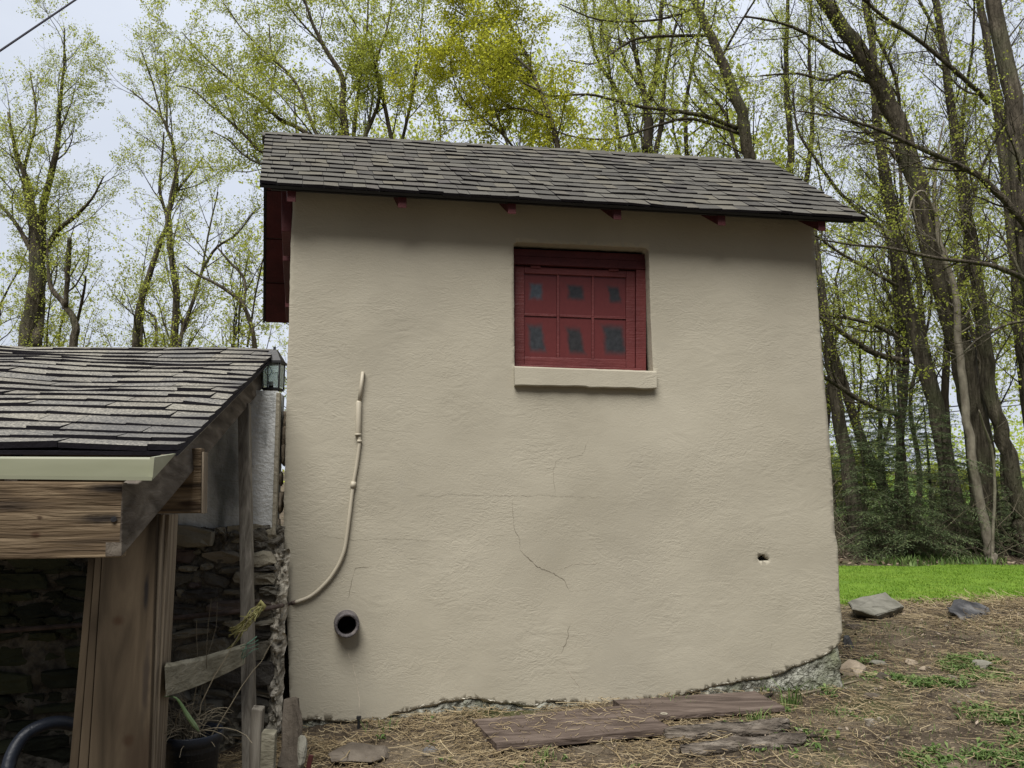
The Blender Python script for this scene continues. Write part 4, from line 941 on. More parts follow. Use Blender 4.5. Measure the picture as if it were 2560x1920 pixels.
# ------------------------------------------------------------------ wires
def wire(name, pts, r, label, group=None):
    mb = MB(); mb.tube(pts, r, 6); tag(mb.build(name, M['cable'], None), label, 'cable', group)
wire('service_cable', [at(-500, 462, 5.0), at(0, 127, 6.0), at(185, 2, 6.6), at(700, -345, 8.5)], .0095, 'dark overhead cable crossing the top left corner of the sky')
def pline(a, b, sag, r, label):
    P = [a.lerp(b, k / 20) - Vector((0, 0, sag * 4 * (k / 20) * (1 - k / 20))) for k in range(21)]; wire('power_line', P, r, label, 'power lines behind the trees')
pline(at(1500, 1000, 30), at(2900, 884, 36), .2, .02, 'highest of three power lines behind the right trees')
pline(at(1500, 1082, 30), at(2900, 960, 36), .2, .03, 'middle thick power line behind the right trees')
pline(at(1500, 1096, 30), at(2900, 972, 36), .2, .022, 'lowest of three power lines behind the right trees')

# ------------------------------------------------------------------ trees
def quads(name, C, A, B, m, parent=None, tag_kind=None):
    """many small four-cornered leaves: centres C, half axes A and B (numpy n x 3)"""
    n = len(C); V = np.empty((n, 4, 3), np.float32); V[:, 0] = C - A; V[:, 1] = C - B * .9; V[:, 2] = C + A; V[:, 3] = C + B
    me = bpy.data.meshes.new(name); me.vertices.add(4 * n); me.vertices.foreach_set('co', V.ravel())
    me.loops.add(4 * n); me.loops.foreach_set('vertex_index', np.arange(4 * n, dtype=np.int32))
    me.polygons.add(n); me.polygons.foreach_set('loop_start', np.arange(0, 4 * n, 4, dtype=np.int32)); me.update(calc_edges=True); me.validate()
    return link(name, me, m, parent)
def leaves(name, pts, size, per, spread, m, parent, seed):
    rs = np.random.RandomState(seed); P = np.repeat(np.array([tuple(p) for p in pts], np.float32), per, 0); n = len(P)
    P = P + rs.normal(0, spread, (n, 3)).astype(np.float32)
    a = rs.normal(0, 1, (n, 3)); a /= np.linalg.norm(a, axis=1)[:, None]; b = rs.normal(0, 1, (n, 3)); b -= a * (a * b).sum(1)[:, None]; b /= np.linalg.norm(b, axis=1)[:, None]
    s = (size * rs.uniform(.4, 1.4, n))[:, None]
    return quads(name, P, a * s * .5, b * s * .36, m, parent)
class Tree:
    def __init__(s, seed, wood_den=1.0, leaf_den=1.0, twig=1.0): s.r = random.Random(seed); s.mb = MB(); s.L = []; s.wd, s.ld, s.tw = wood_den, leaf_den, twig
    def branch(s, p, d, L, r0, lev, up=.10):
        r = s.r; n = max(3, int(L / (.22 if lev < 2 else .12))); n = min(n, 9); st = L / n; P = [p]; d = d.normalized()
        for k in range(n):
            d = (d + Vector((r.gauss(0, .13), r.gauss(0, .13), r.gauss(0, .10) + up * .5))).normalized(); P.append(P[-1] + d * st)
        rad = [max(.0028, r0 * (1 - .8 * k / n)) for k in range(n + 1)]
        s.mb.tube(P, rad, 5 if lev == 1 else (4 if lev == 2 else 3), False); s.sub(P, rad, L, lev)
    def sub(s, P, rad, L, lev):
        r = s.r
        if lev >= 3 or L < .2:
            for k in range(1, len(P)):
                if r.random() < .75 * s.ld: s.L.append(P[k] + Vector((r.gauss(0, .02), r.gauss(0, .02), r.gauss(0, .02))))
            if s.ld > 1 and r.random() < s.ld - 1: s.L.append(P[-1] + Vector((r.gauss(0, .05), r.gauss(0, .05), r.gauss(0, .05))))
            return
        sp = (.36, .18, .125)[lev] / s.wd; pos = sp * r.uniform(.4, 1) + (.18 * L if lev else .25 * L * 0)
        acc = 0
        for i in range(len(P) - 1):
            seg = (P[i + 1] - P[i]); l = seg.length
            while pos < acc + l:
                f = (pos - acc) / l; q = P[i] + seg * f; t = seg.normalized(); rr = rad[i] + (rad[i + 1] - rad[i]) * f
                a = Vector((r.gauss(0, 1), r.gauss(0, 1), r.gauss(0, .7))); a -= t * a.dot(t); a.normalize(); an = R(r.uniform(28, 62))
                d = t * math.cos(an) + a * math.sin(an); d.z += .12
                frac = pos / L
                if lev == 0: ln = r.uniform(.7, 2.1) * s.tw * (1 - .35 * frac); r1 = min(rr * .5, .010 * ln + .006)
                elif lev == 1: ln = r.uniform(.3, .85) * s.tw * (1.1 - .5 * frac); r1 = min(rr * .65, .0105)
                else: ln = r.uniform(.16, .38) * s.tw; r1 = min(rr * .65, .006)
                s.branch(q, d, ln, r1, lev + 1, .16 if lev == 0 else .05)
                pos += sp * r.uniform(.5, 1.5)
            acc += l
        if lev >= 1: s.branch(P[-1], P[-1] - P[-2], .3 * s.tw, max(.002, rad[-1]), 3)
    def stem(s, P, rad, n=10, free_from=0.0, lev=0, k=4):
        m = len(P); Q = cr_spline(P, k); rr = []
        for i in range(m - 1):
            for q in range(k): rr.append(rad[i] + (rad[i + 1] - rad[i]) * q / k)
        rr.append(rad[-1])
        Q = [q + Vector((s.r.gauss(0, 1), s.r.gauss(0, 1), 0)) * min(.03, rr[i] * .12) for i, q in enumerate(Q)]
        s.mb.tube(Q, rr, n, True)
        st = 0
        for i in range(len(Q)):
            if Q[i].z >= free_from: st = i; break
        Q2, R2 = Q[st:], rr[st:]
        if len(Q2) > 1: s.sub(Q2, R2, sum((b - a).length for a, b in zip(Q2[:-1], Q2[1:])), lev)
def wood_leaf(T, name, loc, label, group, bark, leafm_, size, per, spread, seed, cat='tree'):
    t = thing(name, loc, label, cat, group)
    T.mb.build('trunk', bark, t, True)
    if T.L: leaves('crown', T.L, size, per, spread, leafm_, t, seed)
    return t
def traced(name, label, D, stems, seed, wd=1, ld=1, tw=1, bark='bark', leaf='leaf', size=.042, per=8, spread=.05, free=2.5, ground=True, group='trees behind the buildings', dspread=.6, limbs=()):
    T = Tree(seed, wd, ld, tw); rr = random.Random(seed + 7); loc = None
    def pts(S, D0, D1):
        P = []; rad = []
        for i, q in enumerate(S):
            Y = D0 + (D1 - D0) * i / max(1, len(S) - 1); P.append(at(q[0], q[1], Y)); rad.append(.5 * q[2] * Y / FPX)
        return P, rad
    for si, S in enumerate(stems):
        # widths may be given at only some points: interpolate
        W = [q[2] if len(q) > 2 else None for q in S]; idx = [i for i, w in enumerate(W) if w is not None]
        if idx[-1] != len(W) - 1: W[-1] = W[idx[-1]] * .35; idx.append(len(W) - 1)
        for a, b in zip(idx[:-1], idx[1:]):
            for i in range(a, b): W[i] = W[a] + (W[b] - W[a]) * (i - a) / (b - a)
        S = [(q[0], q[1], w) for q, w in zip(S, W)]
        P, rad = pts(S, D + (rr.uniform(-.25, .25) if si else 0), D + rr.uniform(-dspread, dspread))
        if si == 0 and ground:
            d = (P[0] - P[1]); d.normalize(); z = g(P[0].x, P[0].y) - .1; h = P[0].z - z
            if h > .05:
                foot = Vector((P[0].x + d.x * h * .4, P[0].y, z)); mid = P[0].lerp(foot, .5)
                P = [foot, mid] + P; rad = [rad[0] * 1.35, rad[0] * 1.08] + rad
            loc = Vector((P[0].x, P[0].y, g(P[0].x, P[0].y)))
        T.stem(P, rad, 12 if rad[0] > .08 else 8, free if si == 0 else -9)
    for S in limbs:
        W = [S[0][2] + (S[-1][2] - S[0][2]) * i / (len(S) - 1) for i in range(len(S))]
        P, rad = pts([(q[0], q[1], w) for q, w in zip(S, W)], D, D - .8)
        T.stem(P, rad, 8, -9, 0)
    if loc is None: loc = at(stems[0][0][0], stems[0][0][1], D)
    return wood_leaf(T, name, loc, label, group, M[bark], M[leaf], size, per, spread, seed)

traced('maple_tree', 'leftmost tall tree with a thick forked trunk above the lean-to roof', 18, [
    [(65, 868, 44), (90, 705, 38), (92, 597, 34), (81, 542, 24), (70, 461, 16), (40, 380, 9), (20, 280, 5)],
    [(103, 640, 22), (109, 515, 18), (141, 380, 14), (149, 271, 10), (160, 163, 6), (161, 70, 3)],
    [(103, 640, 14), (141, 580, 12), (185, 543, 11), (228, 499, 6), (260, 440, 3)], [(92, 868, 26), (100, 760, 24), (103, 640, 22)],
    [(85, 640, 14), (40, 560, 10), (0, 510, 8), (-40, 450, 4)], [(80, 560, 12), (60, 430, 9), (90, 300, 6), (75, 180, 3)]], 1, 1.0, 1.15, 1.0)
traced('maple_tree', 'small crooked tree between the leftmost trunk and the twin leaning trunks', 16, [
    [(182, 868, 20), (190, 814, 18), (168, 770, 14), (130, 722, 11), (122, 684, 8), (118, 600, 4)], [(165, 765, 12), (168, 700, 12), (172, 640, 14), (174, 595, 10)], [(190, 814, 8), (208, 740, 7), (215, 690, 4)]], 2, .8, .9, .8)
traced('maple_tree', 'slim dark tree leaning right into its straighter neighbour above the lean-to roof', 17, [
    [(341, 868, 18), (347, 776, 17), (374, 689, 15), (401, 602, 12), (418, 564, 10), (428, 480, 7), (450, 400, 4)], [(352, 868, 8), (356, 790, 7), (362, 720, 5)], [(390, 868, 8), (389, 800, 7), (372, 782, 5), (340, 760, 3)]], 3, .8, .9, .9)
traced('maple_tree', 'tall slender tree with crown open to the sky, left of the stucco building', 18, [
    [(434, 868, 19), (442, 732, 17), (429, 651, 15), (421, 543, 15), (434, 488, 12), (442, 450, 10), (434, 369, 9), (418, 325, 8), (404, 293, 7), (369, 260, 5), (325, 225, 3)],
    [(418, 325, 6), (416, 228, 5), (410, 135, 3)], [(421, 543, 9), (400, 480, 8), (405, 400, 6), (410, 330, 4)], [(404, 293, 5), (380, 200, 4), (350, 120, 2)], [(434, 488, 7), (480, 430, 6), (510, 390, 3)]], 4, 1.0, 1.2, .95)
traced('maple_tree', 'thin tree leaning far to the right just left of the stucco building', 17, [
    [(446, 868, 11), (477, 770, 10), (505, 678, 8), (543, 618, 7), (591, 586, 5), (640, 521, 3)], [(505, 678, 6), (520, 590, 5), (545, 480, 3)]], 5, 1.0, .8, .9, leaf='leaf_pale')
traced('maple_tree', 'small bent tree arching left, nearest the left side of the stucco building', 15, [
    [(637, 868, 12), (618, 787, 11), (597, 749, 10), (543, 711, 8), (488, 684, 5), (461, 662, 3)], [(608, 770, 8), (612, 700, 7), (570, 650, 6), (543, 618, 4)], [(618, 868, 6), (640, 730, 5), (660, 640, 3)]], 6, .9, .7, .7, leaf='leaf_pale')
traced('maple_tree', 'wide spreading maple fanning out behind the left half of the ridge', 15, [
    [(866, 400, 24), (856, 264, 17), (856, 195, 15), (811, 118, 11), (778, 49, 8), (750, -40, 5)], [(880, 380, 12), (894, 244, 10), (904, 163, 8), (917, 81, 6), (921, -20, 4)],
    [(860, 400, 14), (754, 325, 12), (697, 297, 11), (652, 252, 9), (595, 216, 7), (542, 171, 5), (494, 126, 4), (455, 80, 2)], [(830, 400, 10), (786, 325, 10), (750, 228, 8), (721, 183, 7), (681, 138, 5), (673, 60, 3)],
    [(900, 370, 11), (937, 285, 10), (949, 224, 9), (941, 155, 8), (970, 61, 5), (985, -40, 3)], [(985, 380, 12), (957, 244, 10), (945, 183, 7), (892, 155, 4)], [(1000, 370, 9), (1026, 264, 8), (1039, 183, 7), (1047, 120, 5), (1060, 0, 3)],
    [(760, 420, 9), (652, 378, 8), (620, 346, 8), (563, 293, 6), (522, 260, 5), (481, 224, 4), (441, 215, 2)], [(740, 440, 6), (644, 407, 6), (603, 382, 5), (571, 350, 4), (522, 325, 2)], [(811, 118, 6), (740, 40, 5), (690, -30, 3)], [(721, 183, 5), (620, 90, 4), (560, 10, 2)]],
    7, 1.15, 1.55, .85, free=3.5, size=.043, per=8)
traced('maple_tree', 'dense golden green tree filling the top centre behind the ridge', 13, [
    [(1403, 420, 15), (1375, 293, 12), (1350, 228, 11), (1330, 179, 10), (1314, 134, 8), (1250, 20, 5), (1200, -60, 3)], [(1350, 228, 7), (1250, 180, 6), (1150, 150, 4), (1095, 180, 2)], [(1330, 179, 7), (1220, 80, 5), (1130, 20, 3)],
    [(1375, 293, 7), (1280, 270, 5), (1180, 300, 4), (1090, 300, 2)], [(1314, 134, 5), (1260, 130, 4), (1180, 60, 3), (1140, -40, 2)], [(1310, 400, 7), (1250, 330, 6), (1150, 240, 4), (1120, 110, 2)], [(1290, 420, 6), (1230, 250, 5), (1200, 120, 3)]],
    8, 1.5, 1.75, .72, leaf='leaf_gold', free=3.5, size=.046, per=7)
traced('maple_tree', 'dark leaning stem behind mid ridge, left of the multi stemmed tree', 18, [[(1600, 430, 14), (1586, 366, 13), (1558, 264, 12), (1533, 211, 11), (1501, 163, 9), (1485, 122, 8), (1470, 60, 6), (1450, -40, 4)], [(1533, 211, 7), (1500, 100, 5), (1520, 0, 3)]], 9, 1.0, 1.1, .9, bark='bark_dark', free=4.5)
traced('maple_tree', 'dark multi stemmed tree rising behind the middle of the ridge', 17, [
    [(1615, 430, 30), (1617, 386, 28), (1621, 285, 24), (1611, 236, 18), (1595, 163, 13), (1582, 98, 11), (1578, 41, 9), (1560, -60, 6)], [(1623, 252, 18), (1641, 183, 16), (1647, 102, 13), (1656, 0, 11), (1665, -80, 8)],
    [(1639, 420, 15), (1640, 378, 14), (1656, 285, 12), (1664, 183, 9), (1690, 60, 6), (1720, -40, 4)], [(1611, 236, 8), (1560, 150, 6), (1540, 40, 4)]], 10, 1.0, 1.1, .95, bark='bark_dark', free=4.5)
traced('maple_tree', 'big grey leaning trunk just left of the right gable end, long limbs sweeping left', 14.5, [
    [(1885, 450, 32), (1875, 407, 31), (1863, 325, 30), (1839, 244, 29), (1806, 163, 27), (1778, 94, 24), (1749, 33, 21), (1700, -100, 16)]], 11, .9, .9, .9, free=5, limbs=[
    [(1845, 322, 13), (1770, 293), (1688, 277), (1607, 268), (1542, 252), (1468, 236), (1371, 240), (1302, 220, 4)], [(1850, 335, 9), (1729, 297), (1647, 313), (1586, 333), (1525, 348), (1444, 344), (1383, 325, 4)],
    [(1775, 88, 9), (1607, 94), (1546, 122), (1485, 159), (1420, 150, 3)], [(1800, 150, 8), (1850, 60), (1900, -20, 4)], [(1740, 20, 8), (1640, 50), (1500, 50), (1400, 10, 3)]])
traced('maple_tree', 'pair of dark upright stems behind the right end of the ridge', 20, [[(1975, 470, 20), (1973, 439, 19), (1977, 346, 17), (1969, 264, 15), (1965, 163, 13), (1970, 0, 9)], [(2012, 480, 15), (2016, 450, 14), (2030, 346, 12), (2030, 244, 11), (2022, 122, 9), (2030, -20, 6)]], 12, .9, 1.2, 1.0, bark='bark_dark', free=5)
traced('maple_tree', 'thin stem slanting left beside the big grey leaning trunk', 18, [[(1850, 430, 10), (1843, 394, 10), (1814, 285, 9), (1770, 236, 7), (1741, 195, 6), (1710, 100, 4), (1700, 0, 3)]], 13, .9, 1.2, .9, bark='bark_dark', free=4.5)
# right-hand wood
RG = 'tall trunks of the wood at the right'
traced('maple_tree', 'thickest trunk at the right, leaning left above the lawn', 13.5, [
    [(2478, 1372, 66), (2455, 1200, 60), (2428, 1000, 58), (2405, 884, 58), (2385, 814, 57), (2340, 650, 54), (2300, 500, 50), (2250, 330, 46), (2193, 200, 42), (2130, 100, 38), (2060, 0, 34), (2010, -70, 28)]], 14, 1.25, 0.23, .9, free=3.2, group=RG, limbs=[
    [(2205, 225, 12), (2123, 179), (2068, 201), (1993, 184), (1900, 190, 4)], [(2170, 165, 12), (2101, 136), (2030, 92), (1960, 60), (1860, 40, 5)], [(2290, 470, 9), (2210, 360), (2120, 300), (2040, 250, 4)], [(2250, 330, 10), (2240, 200), (2180, 60), (2170, -40, 6)]])
traced('maple_tree', 'slim pale grey stem standing against the thickest trunk', 12.6, [
    [(2470, 1362, 24), (2447, 1240, 22), (2422, 1090, 20), (2407, 950, 19), (2396, 850, 18), (2389, 732, 15), (2353, 624, 13), (2341, 542, 11), (2335, 477, 9), (2342, 400, 6), (2360, 300, 3)], [(2341, 542, 8), (2310, 480, 6), (2280, 500, 5), (2262, 600, 3)]], 15, 1.25, 0.19, .8, bark='bark_pale', free=3.5, group=RG)
traced('maple_tree', 'straight brown trunk left of the thickest trunk, limbs reaching to the wall', 14, [
    [(2398, 1340, 44), (2385, 1240, 40), (2345, 1050, 38), (2305, 900, 36), (2285, 840, 36), (2248, 650, 33), (2228, 520, 30), (2213, 440, 27), (2192, 300, 22), (2180, 100, 17), (2150, -60, 12)]], 16, 1.25, 0.23, .9, free=3.0, group=RG, limbs=[
    [(2270, 905, 18), (2188, 884), (2120, 842), (2061, 800), (2000, 770, 8)], [(2262, 852, 12), (2188, 814), (2120, 795), (2052, 787), (1980, 780, 6)], [(2245, 716, 9), (2161, 667), (2079, 618), (2039, 589), (1980, 570, 4)], [(2240, 1035, 15), (2162, 1007), (2095, 965), (2050, 935), (1990, 880, 9)]])
traced('maple_tree', 'tall trunk right of the thickest one, rising straight through the frame', 13, [
    [(2560, 1310, 44), (2545, 1250, 40), (2512, 1100, 36), (2480, 1011, 34), (2466, 868, 32), (2440, 680, 30), (2410, 488, 28), (2388, 353, 24), (2370, 200, 20), (2340, 0, 16), (2320, -80, 12)]], 17, 1.25, 0.23, .9, free=3.0, group=RG, limbs=[[(2470, 260, 14), (2427, 212), (2307, 109), (2210, 43), (2161, 0), (2100, -50, 6)], [(2420, 560, 9), (2450, 430), (2500, 330), (2540, 250, 4)]])
traced('maple_tree', 'upright trunk near the right edge behind the crossing limbs', 15, [[(2600, 1300, 42), (2575, 1000, 38), (2555, 800, 34), (2535, 600, 32), (2515, 430, 29), (2495, 271, 25), (2470, 120, 20), (2440, -60, 15)]], 18, 1.25, 0.23, .9, free=3.0, group=RG)
traced('maple_tree', 'trunk cut by the right edge of the view, two long limbs crossing to the left', 11.5, [
    [(2680, 1420, 66), (2640, 1150, 56), (2600, 850, 50), (2565, 600, 47), (2538, 300, 44), (2505, 120, 40), (2470, -80, 34)]], 19, 1.25, 0.17, .9, free=3.2, group=RG, limbs=[
    [(2580, 575, 20), (2480, 470), (2427, 428), (2307, 374), (2199, 325), (2100, 295), (1993, 277, 4)], [(2580, 705, 15), (2500, 670), (2432, 656), (2340, 645), (2220, 620), (2130, 612), (2041, 597, 4)], [(2590, 800, 9), (2520, 810), (2450, 845), (2410, 880, 4)]])
traced('maple_tree', 'leaning trunk just right of the building corner, low behind the wall', 14, [[(2150, 1355, 46), (2140, 1300, 40), (2122, 1180, 36), (2097, 1050, 32), (2077, 900, 26), (2060, 760, 20), (2040, 600, 12), (2020, 480, 6)]], 20, 1.25, 0.23, .8, free=3.2, group=RG)
traced('maple_tree', 'second leaning trunk from the building corner, forking toward the wall', 15.5, [[(2245, 1340, 26), (2220, 1250, 26), (2163, 1120, 24), (2120, 1000, 22), (2078, 860, 20), (2045, 750, 16), (2000, 600, 9)]], 21, 1.25, 0.23, .8, free=3.2, group=RG)
traced('maple_tree', 'thin dark stem rising behind the young hemlocks', 16, [[(2238, 1340, 20), (2245, 1200, 19), (2255, 1050, 18), (2264, 863, 17), (2240, 700, 14), (2231, 597, 13), (2204, 461, 10), (2199, 352, 7), (2210, 200, 4)], [(2262, 850, 9), (2215, 720, 7), (2190, 640, 4)]], 22, 1.25, 0.30, .9, bark='bark_dark', free=3.0, group=RG)
traced('maple_tree', 'slender stem curving left toward the roof tip at the right gable', 17, [[(2260, 1300, 14), (2242, 814, 12), (2220, 600, 11), (2150, 530, 10), (2096, 477, 9), (2041, 401, 8), (1993, 320, 6), (1982, 217, 4)]], 23, 1.25, 0.30, .9, bark='bark_dark', free=3.2, group=RG)
traced('maple_tree', 'mid sized stem filling the gap above the crossing limbs at right', 16.5, [[(2470, 1300, 22), (2440, 678, 18), (2421, 570, 17), (2410, 450, 15), (2372, 244, 11), (2351, 108, 9), (2286, -20, 6)]], 24, 1.25, 0.30, .9, free=3.2, group=RG)
traced('dead_sapling', 'thin whitish dead sapling leaning before the thickest trunk', 12.2, [[(2480, 1372, 8), (2487, 1230, 7), (2481, 1130, 6), (2462, 1070, 5), (2447, 1025, 3)]], 25, .4, 0.0, .5, bark='bark_pale', free=1.6, group=None)

# further trees behind, four kinds copied
def filler(seed, h, nst, ld):
    T = Tree(seed, .75, ld, 1.25); r = random.Random(seed)
    for k in range(nst):
        a = r.uniform(0, 6.28); sp = r.uniform(.04, .20) if nst > 1 else .04; P = [Vector((0, 0, -.3))]; n = 8; x = Vector((0, 0, 0))
        for i in range(1, n + 1): P.append(Vector((math.cos(a) * sp * h * i / n + r.gauss(0, .12), math.sin(a) * sp * h * i / n + r.gauss(0, .12), h * i / n)))
        r0 = r.uniform(.06, .11)
        T.stem(P, [r0 * (1 - .85 * i / n) for i in range(n + 1)], 7, h * .22, 0, 2)
    return T
protos = []
FL = 'thin distant tree with sparse pale spring leaves, deep among others'
def copy_tree(o):
    c = o.copy(); col.objects.link(c)
    for ch in o.children: d = ch.copy(); col.objects.link(d); d.parent = c; d.matrix_parent_inverse = Matrix.Identity(4)
    return c
spots = [(-17, 26, 0), (-13.5, 24, 1), (-11, 28, 2), (-9.0, 23, 3), (-6.5, 27, 0), (-4.2, 24, 1), (-1.5, 26, 2), (1.0, 24, 3), (3.2, 27, 1), (5.2, 23, 0), (7.0, 26, 2), (8.6, 21, 1), (9.6, 25, 3), (11.2, 22, 0), (12.5, 26, 2), (14.5, 23, 1), (16.5, 27, 3), (10.6, 19, 3), (12.2, 18.5, 1), (6.2, 30, 3), (8.9, 31, 0), (13.6, 30, 1), (-15.5, 21, 3), (-12.2, 20.5, 0), (-10, 21, 1), (-7.6, 20, 2), (-6.0, 22, 3), (-14.5, 30, 2), (-8.2, 30, 0), (-5, 32, 1), (-12, 33, 3), (-18, 32, 1), (-3, 21, 2), (2.2, 20.5, 0), (-4.5, 19.5, 3), (-1.8, 22.5, 1), (.4, 20, 2), (3.8, 21.5, 3), (4.8, 19.8, 1), (6.4, 21, 2), (-6.2, 24.5, 1), (-.5, 29, 0), (2, 29, 3), (5, 28, 1), (7.8, 24, 0), (10, 28, 1), (15, 19.5, 2), (13.4, 20.5, 0), (17.5, 23, 3), (11.4, 25.5, 1)]
for i in range(4):
    T = filler(60 + i, (9.5, 11, 10, 12)[i], (2, 1, 3, 2)[i], (.9, 1.0, .9, .8)[i])
    protos.append(wood_leaf(T, 'background_tree', (0, 0, 0), FL, 'thin trees far behind', M['bark_dark'], M['leaf_pale'], .085, 3, .05, 60 + i))
used = set(); rr = random.Random(77)
for x, y, k in spots:
    o = protos[k] if k not in used else copy_tree(protos[k]); used.add(k)
    sc = rr.uniform(.85, 1.1) * (1.25 if -5 < x < 8 else 1.05 if x > 0 else .74); o.location = (x, y, g(x, y)); o.scale = (sc, sc, sc); o.rotation_euler = (0, 0, rr.uniform(0, 6.28))
for pr in protos:
    for ch in pr.children: ch.matrix_parent_inverse = Matrix.Identity(4)

# young hemlocks
def hemlock(x, y, h, seed, label, wide=1.0):
    r = random.Random(seed); rs = np.random.RandomState(seed); t = thing('hemlock_sapling', (x, y, g(x, y)), label, 'conifer', 'young hemlocks under the right trees'); z0 = g(x, y)
    mb = MB(); mb.tube([Vector((x, y, z0 - .1)), Vector((x + .02, y, z0 + h * .5)), Vector((x, y, z0 + h))], [.028 * h / 2, .016 * h / 2, .004], 7)
    C, A, B = [], [], []; z = .12
    while z < h:
        f = z / h; ln = (.18 + (1 - f) ** .55 * .95 * wide) * r.uniform(.6, 1.1)
        for k in range(r.randint(3, 5)):
            a = r.uniform(0, 6.28); d = Vector((math.cos(a), math.sin(a), r.uniform(-.05, .2))); p_ = Vector((x, y, z0 + z)); P = [p_]; n = max(4, int(ln / .09))
            for i in range(n): d = (d + Vector((r.gauss(0, .08), r.gauss(0, .08), -.07))).normalized(); P.append(P[-1] + d * ln / n)
            mb.tube(P, [.006 * (1 - .8 * i / n) for i in range(n + 1)], 3, False)
            for i in range(1, n + 1):
                seg = (P[i] - P[i - 1]); tt = seg.normalized(); sd = tt.cross(Vector((0, 0, 1))).normalized(); L_ = .22 * (1 - .65 * i / n) * (.5 + ln)
                for q in range(2):
                    for sg in (-1, 1):
                        b0 = P[i - 1] + seg * (q / 2); dd = (sd * sg + tt * .6 + Vector((0, 0, r.gauss(-.12, .06)))).normalized(); l2 = L_ * r.uniform(.5, 1.1); m_ = max(2, int(l2 / .032))
                        for u in range(m_):
                            c = b0 + dd * l2 * (u + .5) / m_ + Vector((r.gauss(0, .008), r.gauss(0, .008), r.gauss(0, .008) - .03 * (u / m_) ** 2)); w = tt if r.random() < .5 else dd
                            C.append(tuple(c)); ax_ = (dd + Vector((r.gauss(0, .35), r.gauss(0, .35), r.gauss(0, .25)))).normalized(); A.append(tuple(ax_ * r.uniform(.02, .038))); bx = ax_.cross(Vector((r.gauss(0, .5), r.gauss(0, .5), 1))).normalized(); B.append(tuple(bx * r.uniform(.0035, .008)))
        z += r.uniform(.06, .12)
    mb.build('trunk', M['bark'], t, True)
    quads('crown', np.array(C), np.array(A), np.array(B), M['needle'], t)
def spot(px, Y): return (px - 1280) / FPX * Y * .985
hemlock(spot(2270, 12.6), 12.6, 3.2, 1, 'tallest young hemlock with feathery dark boughs before the right trunks')
hemlock(spot(2165, 12.9), 12.9, 2.2, 2, 'young hemlock tight beside the right edge of the stucco wall', 1.15)
hemlock(spot(2370, 12.9), 12.9, 2.4, 3, 'young hemlock just left of the thickest trunk', 1.2)
hemlock(spot(2530, 13.3), 13.3, 1.7, 4, 'low young hemlock at the right edge of the view', 1.2)
hemlock(spot(2215, 14.2), 14.2, 3.1, 5, 'young hemlock half hidden behind the tallest one', 1.2)
hemlock(spot(2330, 15.2), 15.2, 3.0, 6, 'farthest hemlock, dark between the middle trunks', 1.3)
hemlock(spot(2480, 15.0), 15.0, 2.3, 7, 'hemlock behind the foot of the thickest trunk', 1.2)
hemlock(spot(2120, 15.6), 15.6, 2.7, 8, 'hemlock behind the leaning trunk at the wall corner', 1.2)
# bright shrubs far off between the trunks
def shrub(x, y, h, seed, label):
    r = random.Random(seed); T = Tree(seed, 1.6, 1.5, .8)
    for k in range(7):
        a = r.uniform(0, 6.28); s_ = r.uniform(.15, .5); P = [Vector((x, y, g(x, y) - .1))] + [Vector((x + math.cos(a) * s_ * h * i / 3, y + math.sin(a) * s_ * h * i / 3, g(x, y) + h * .8 * i / 3)) for i in (1, 2, 3)]
        T.stem(P, [.03, .02, .012, .006], 5, g(x, y) + .2, 1, 2)
    wood_leaf(T, 'shrub', (x, y, g(x, y)), label, 'bright shrubs beyond the wood', M['bark_dark'], M['leaf'], .12, 4, .10, seed, 'shrub')
shrub(spot(2125, 30), 30, 3.4, 41, 'bright yellow green shrub beyond the trunks, next to the wall edge')
shrub(spot(2370, 34), 34, 2.6, 42, 'bright yellow green shrub seen between middle trunks')
shrub(spot(2500, 33), 33, 2.4, 43, 'bright yellow green shrub seen near the right edge between trunks')

# pale wood far beyond the meadow
def far_wood():
    r = random.Random(90); P = []; mb = MB()
    for k in range(150):
        x, y = r.uniform(-45, 50), r.uniform(42, 62); h = r.uniform(3, 7.5); w = r.uniform(1.4, 3); z = g(x, y)
        mb.tube([Vector((x, y, z - .2)), Vector((x + r.gauss(0, .3), y, z + h * .9))], [.12, .03], 5, False)
        for q in range(90): 
            a = r.uniform(0, 6.28); f = r.random() ** .6; P.append(Vector((x + math.cos(a) * w * f, y + math.sin(a) * w * f, z + h * (.2 + .8 * r.random()) * (1 - .25 * f))))
    tag(leaves('far_wood', P, .22, 2, .35, M['leaf_pale'], None, 90), kind='stuff')
far_wood()
# ------------------------------------------------------------------ ground cover
def inside_building(x, y):
    d = Vector((x, y, 0)) - W0; u = d.dot(WE); v = -d.dot(WN); return -1.35 < u + .27 * v < 2.12 and v > .02 and v < 2.4
def strips(name, pts, m, ln, w, seed, flatness=.12, kind='stuff', seg=3, bend=.5):
    r = random.Random(seed); mb = MB()
    for (x, y) in pts:
        a = r.uniform(0, 6.28); L_ = r.uniform(*ln); ww = r.uniform(*w); z = g(x, y) + r.uniform(.002, .03); up = r.gauss(0, flatness); V = []; X, Yy = x, y
        for k in range(seg + 1):
            zz = max(g(X, Yy) + .003, z + up * L_ * k / seg); V += [(X - math.sin(a) * ww, Yy + math.cos(a) * ww, zz), (X + math.sin(a) * ww, Yy - math.cos(a) * ww, zz + ww * .8)]
            X += math.cos(a) * L_ / seg; Yy += math.sin(a) * L_ / seg; a += r.gauss(0, bend)
        mb.add(V, [(2 * k, 2 * k + 1, 2 * k + 3, 2 * k + 2) for k in range(seg)])
    return tag(mb.build(name, m), kind=kind)
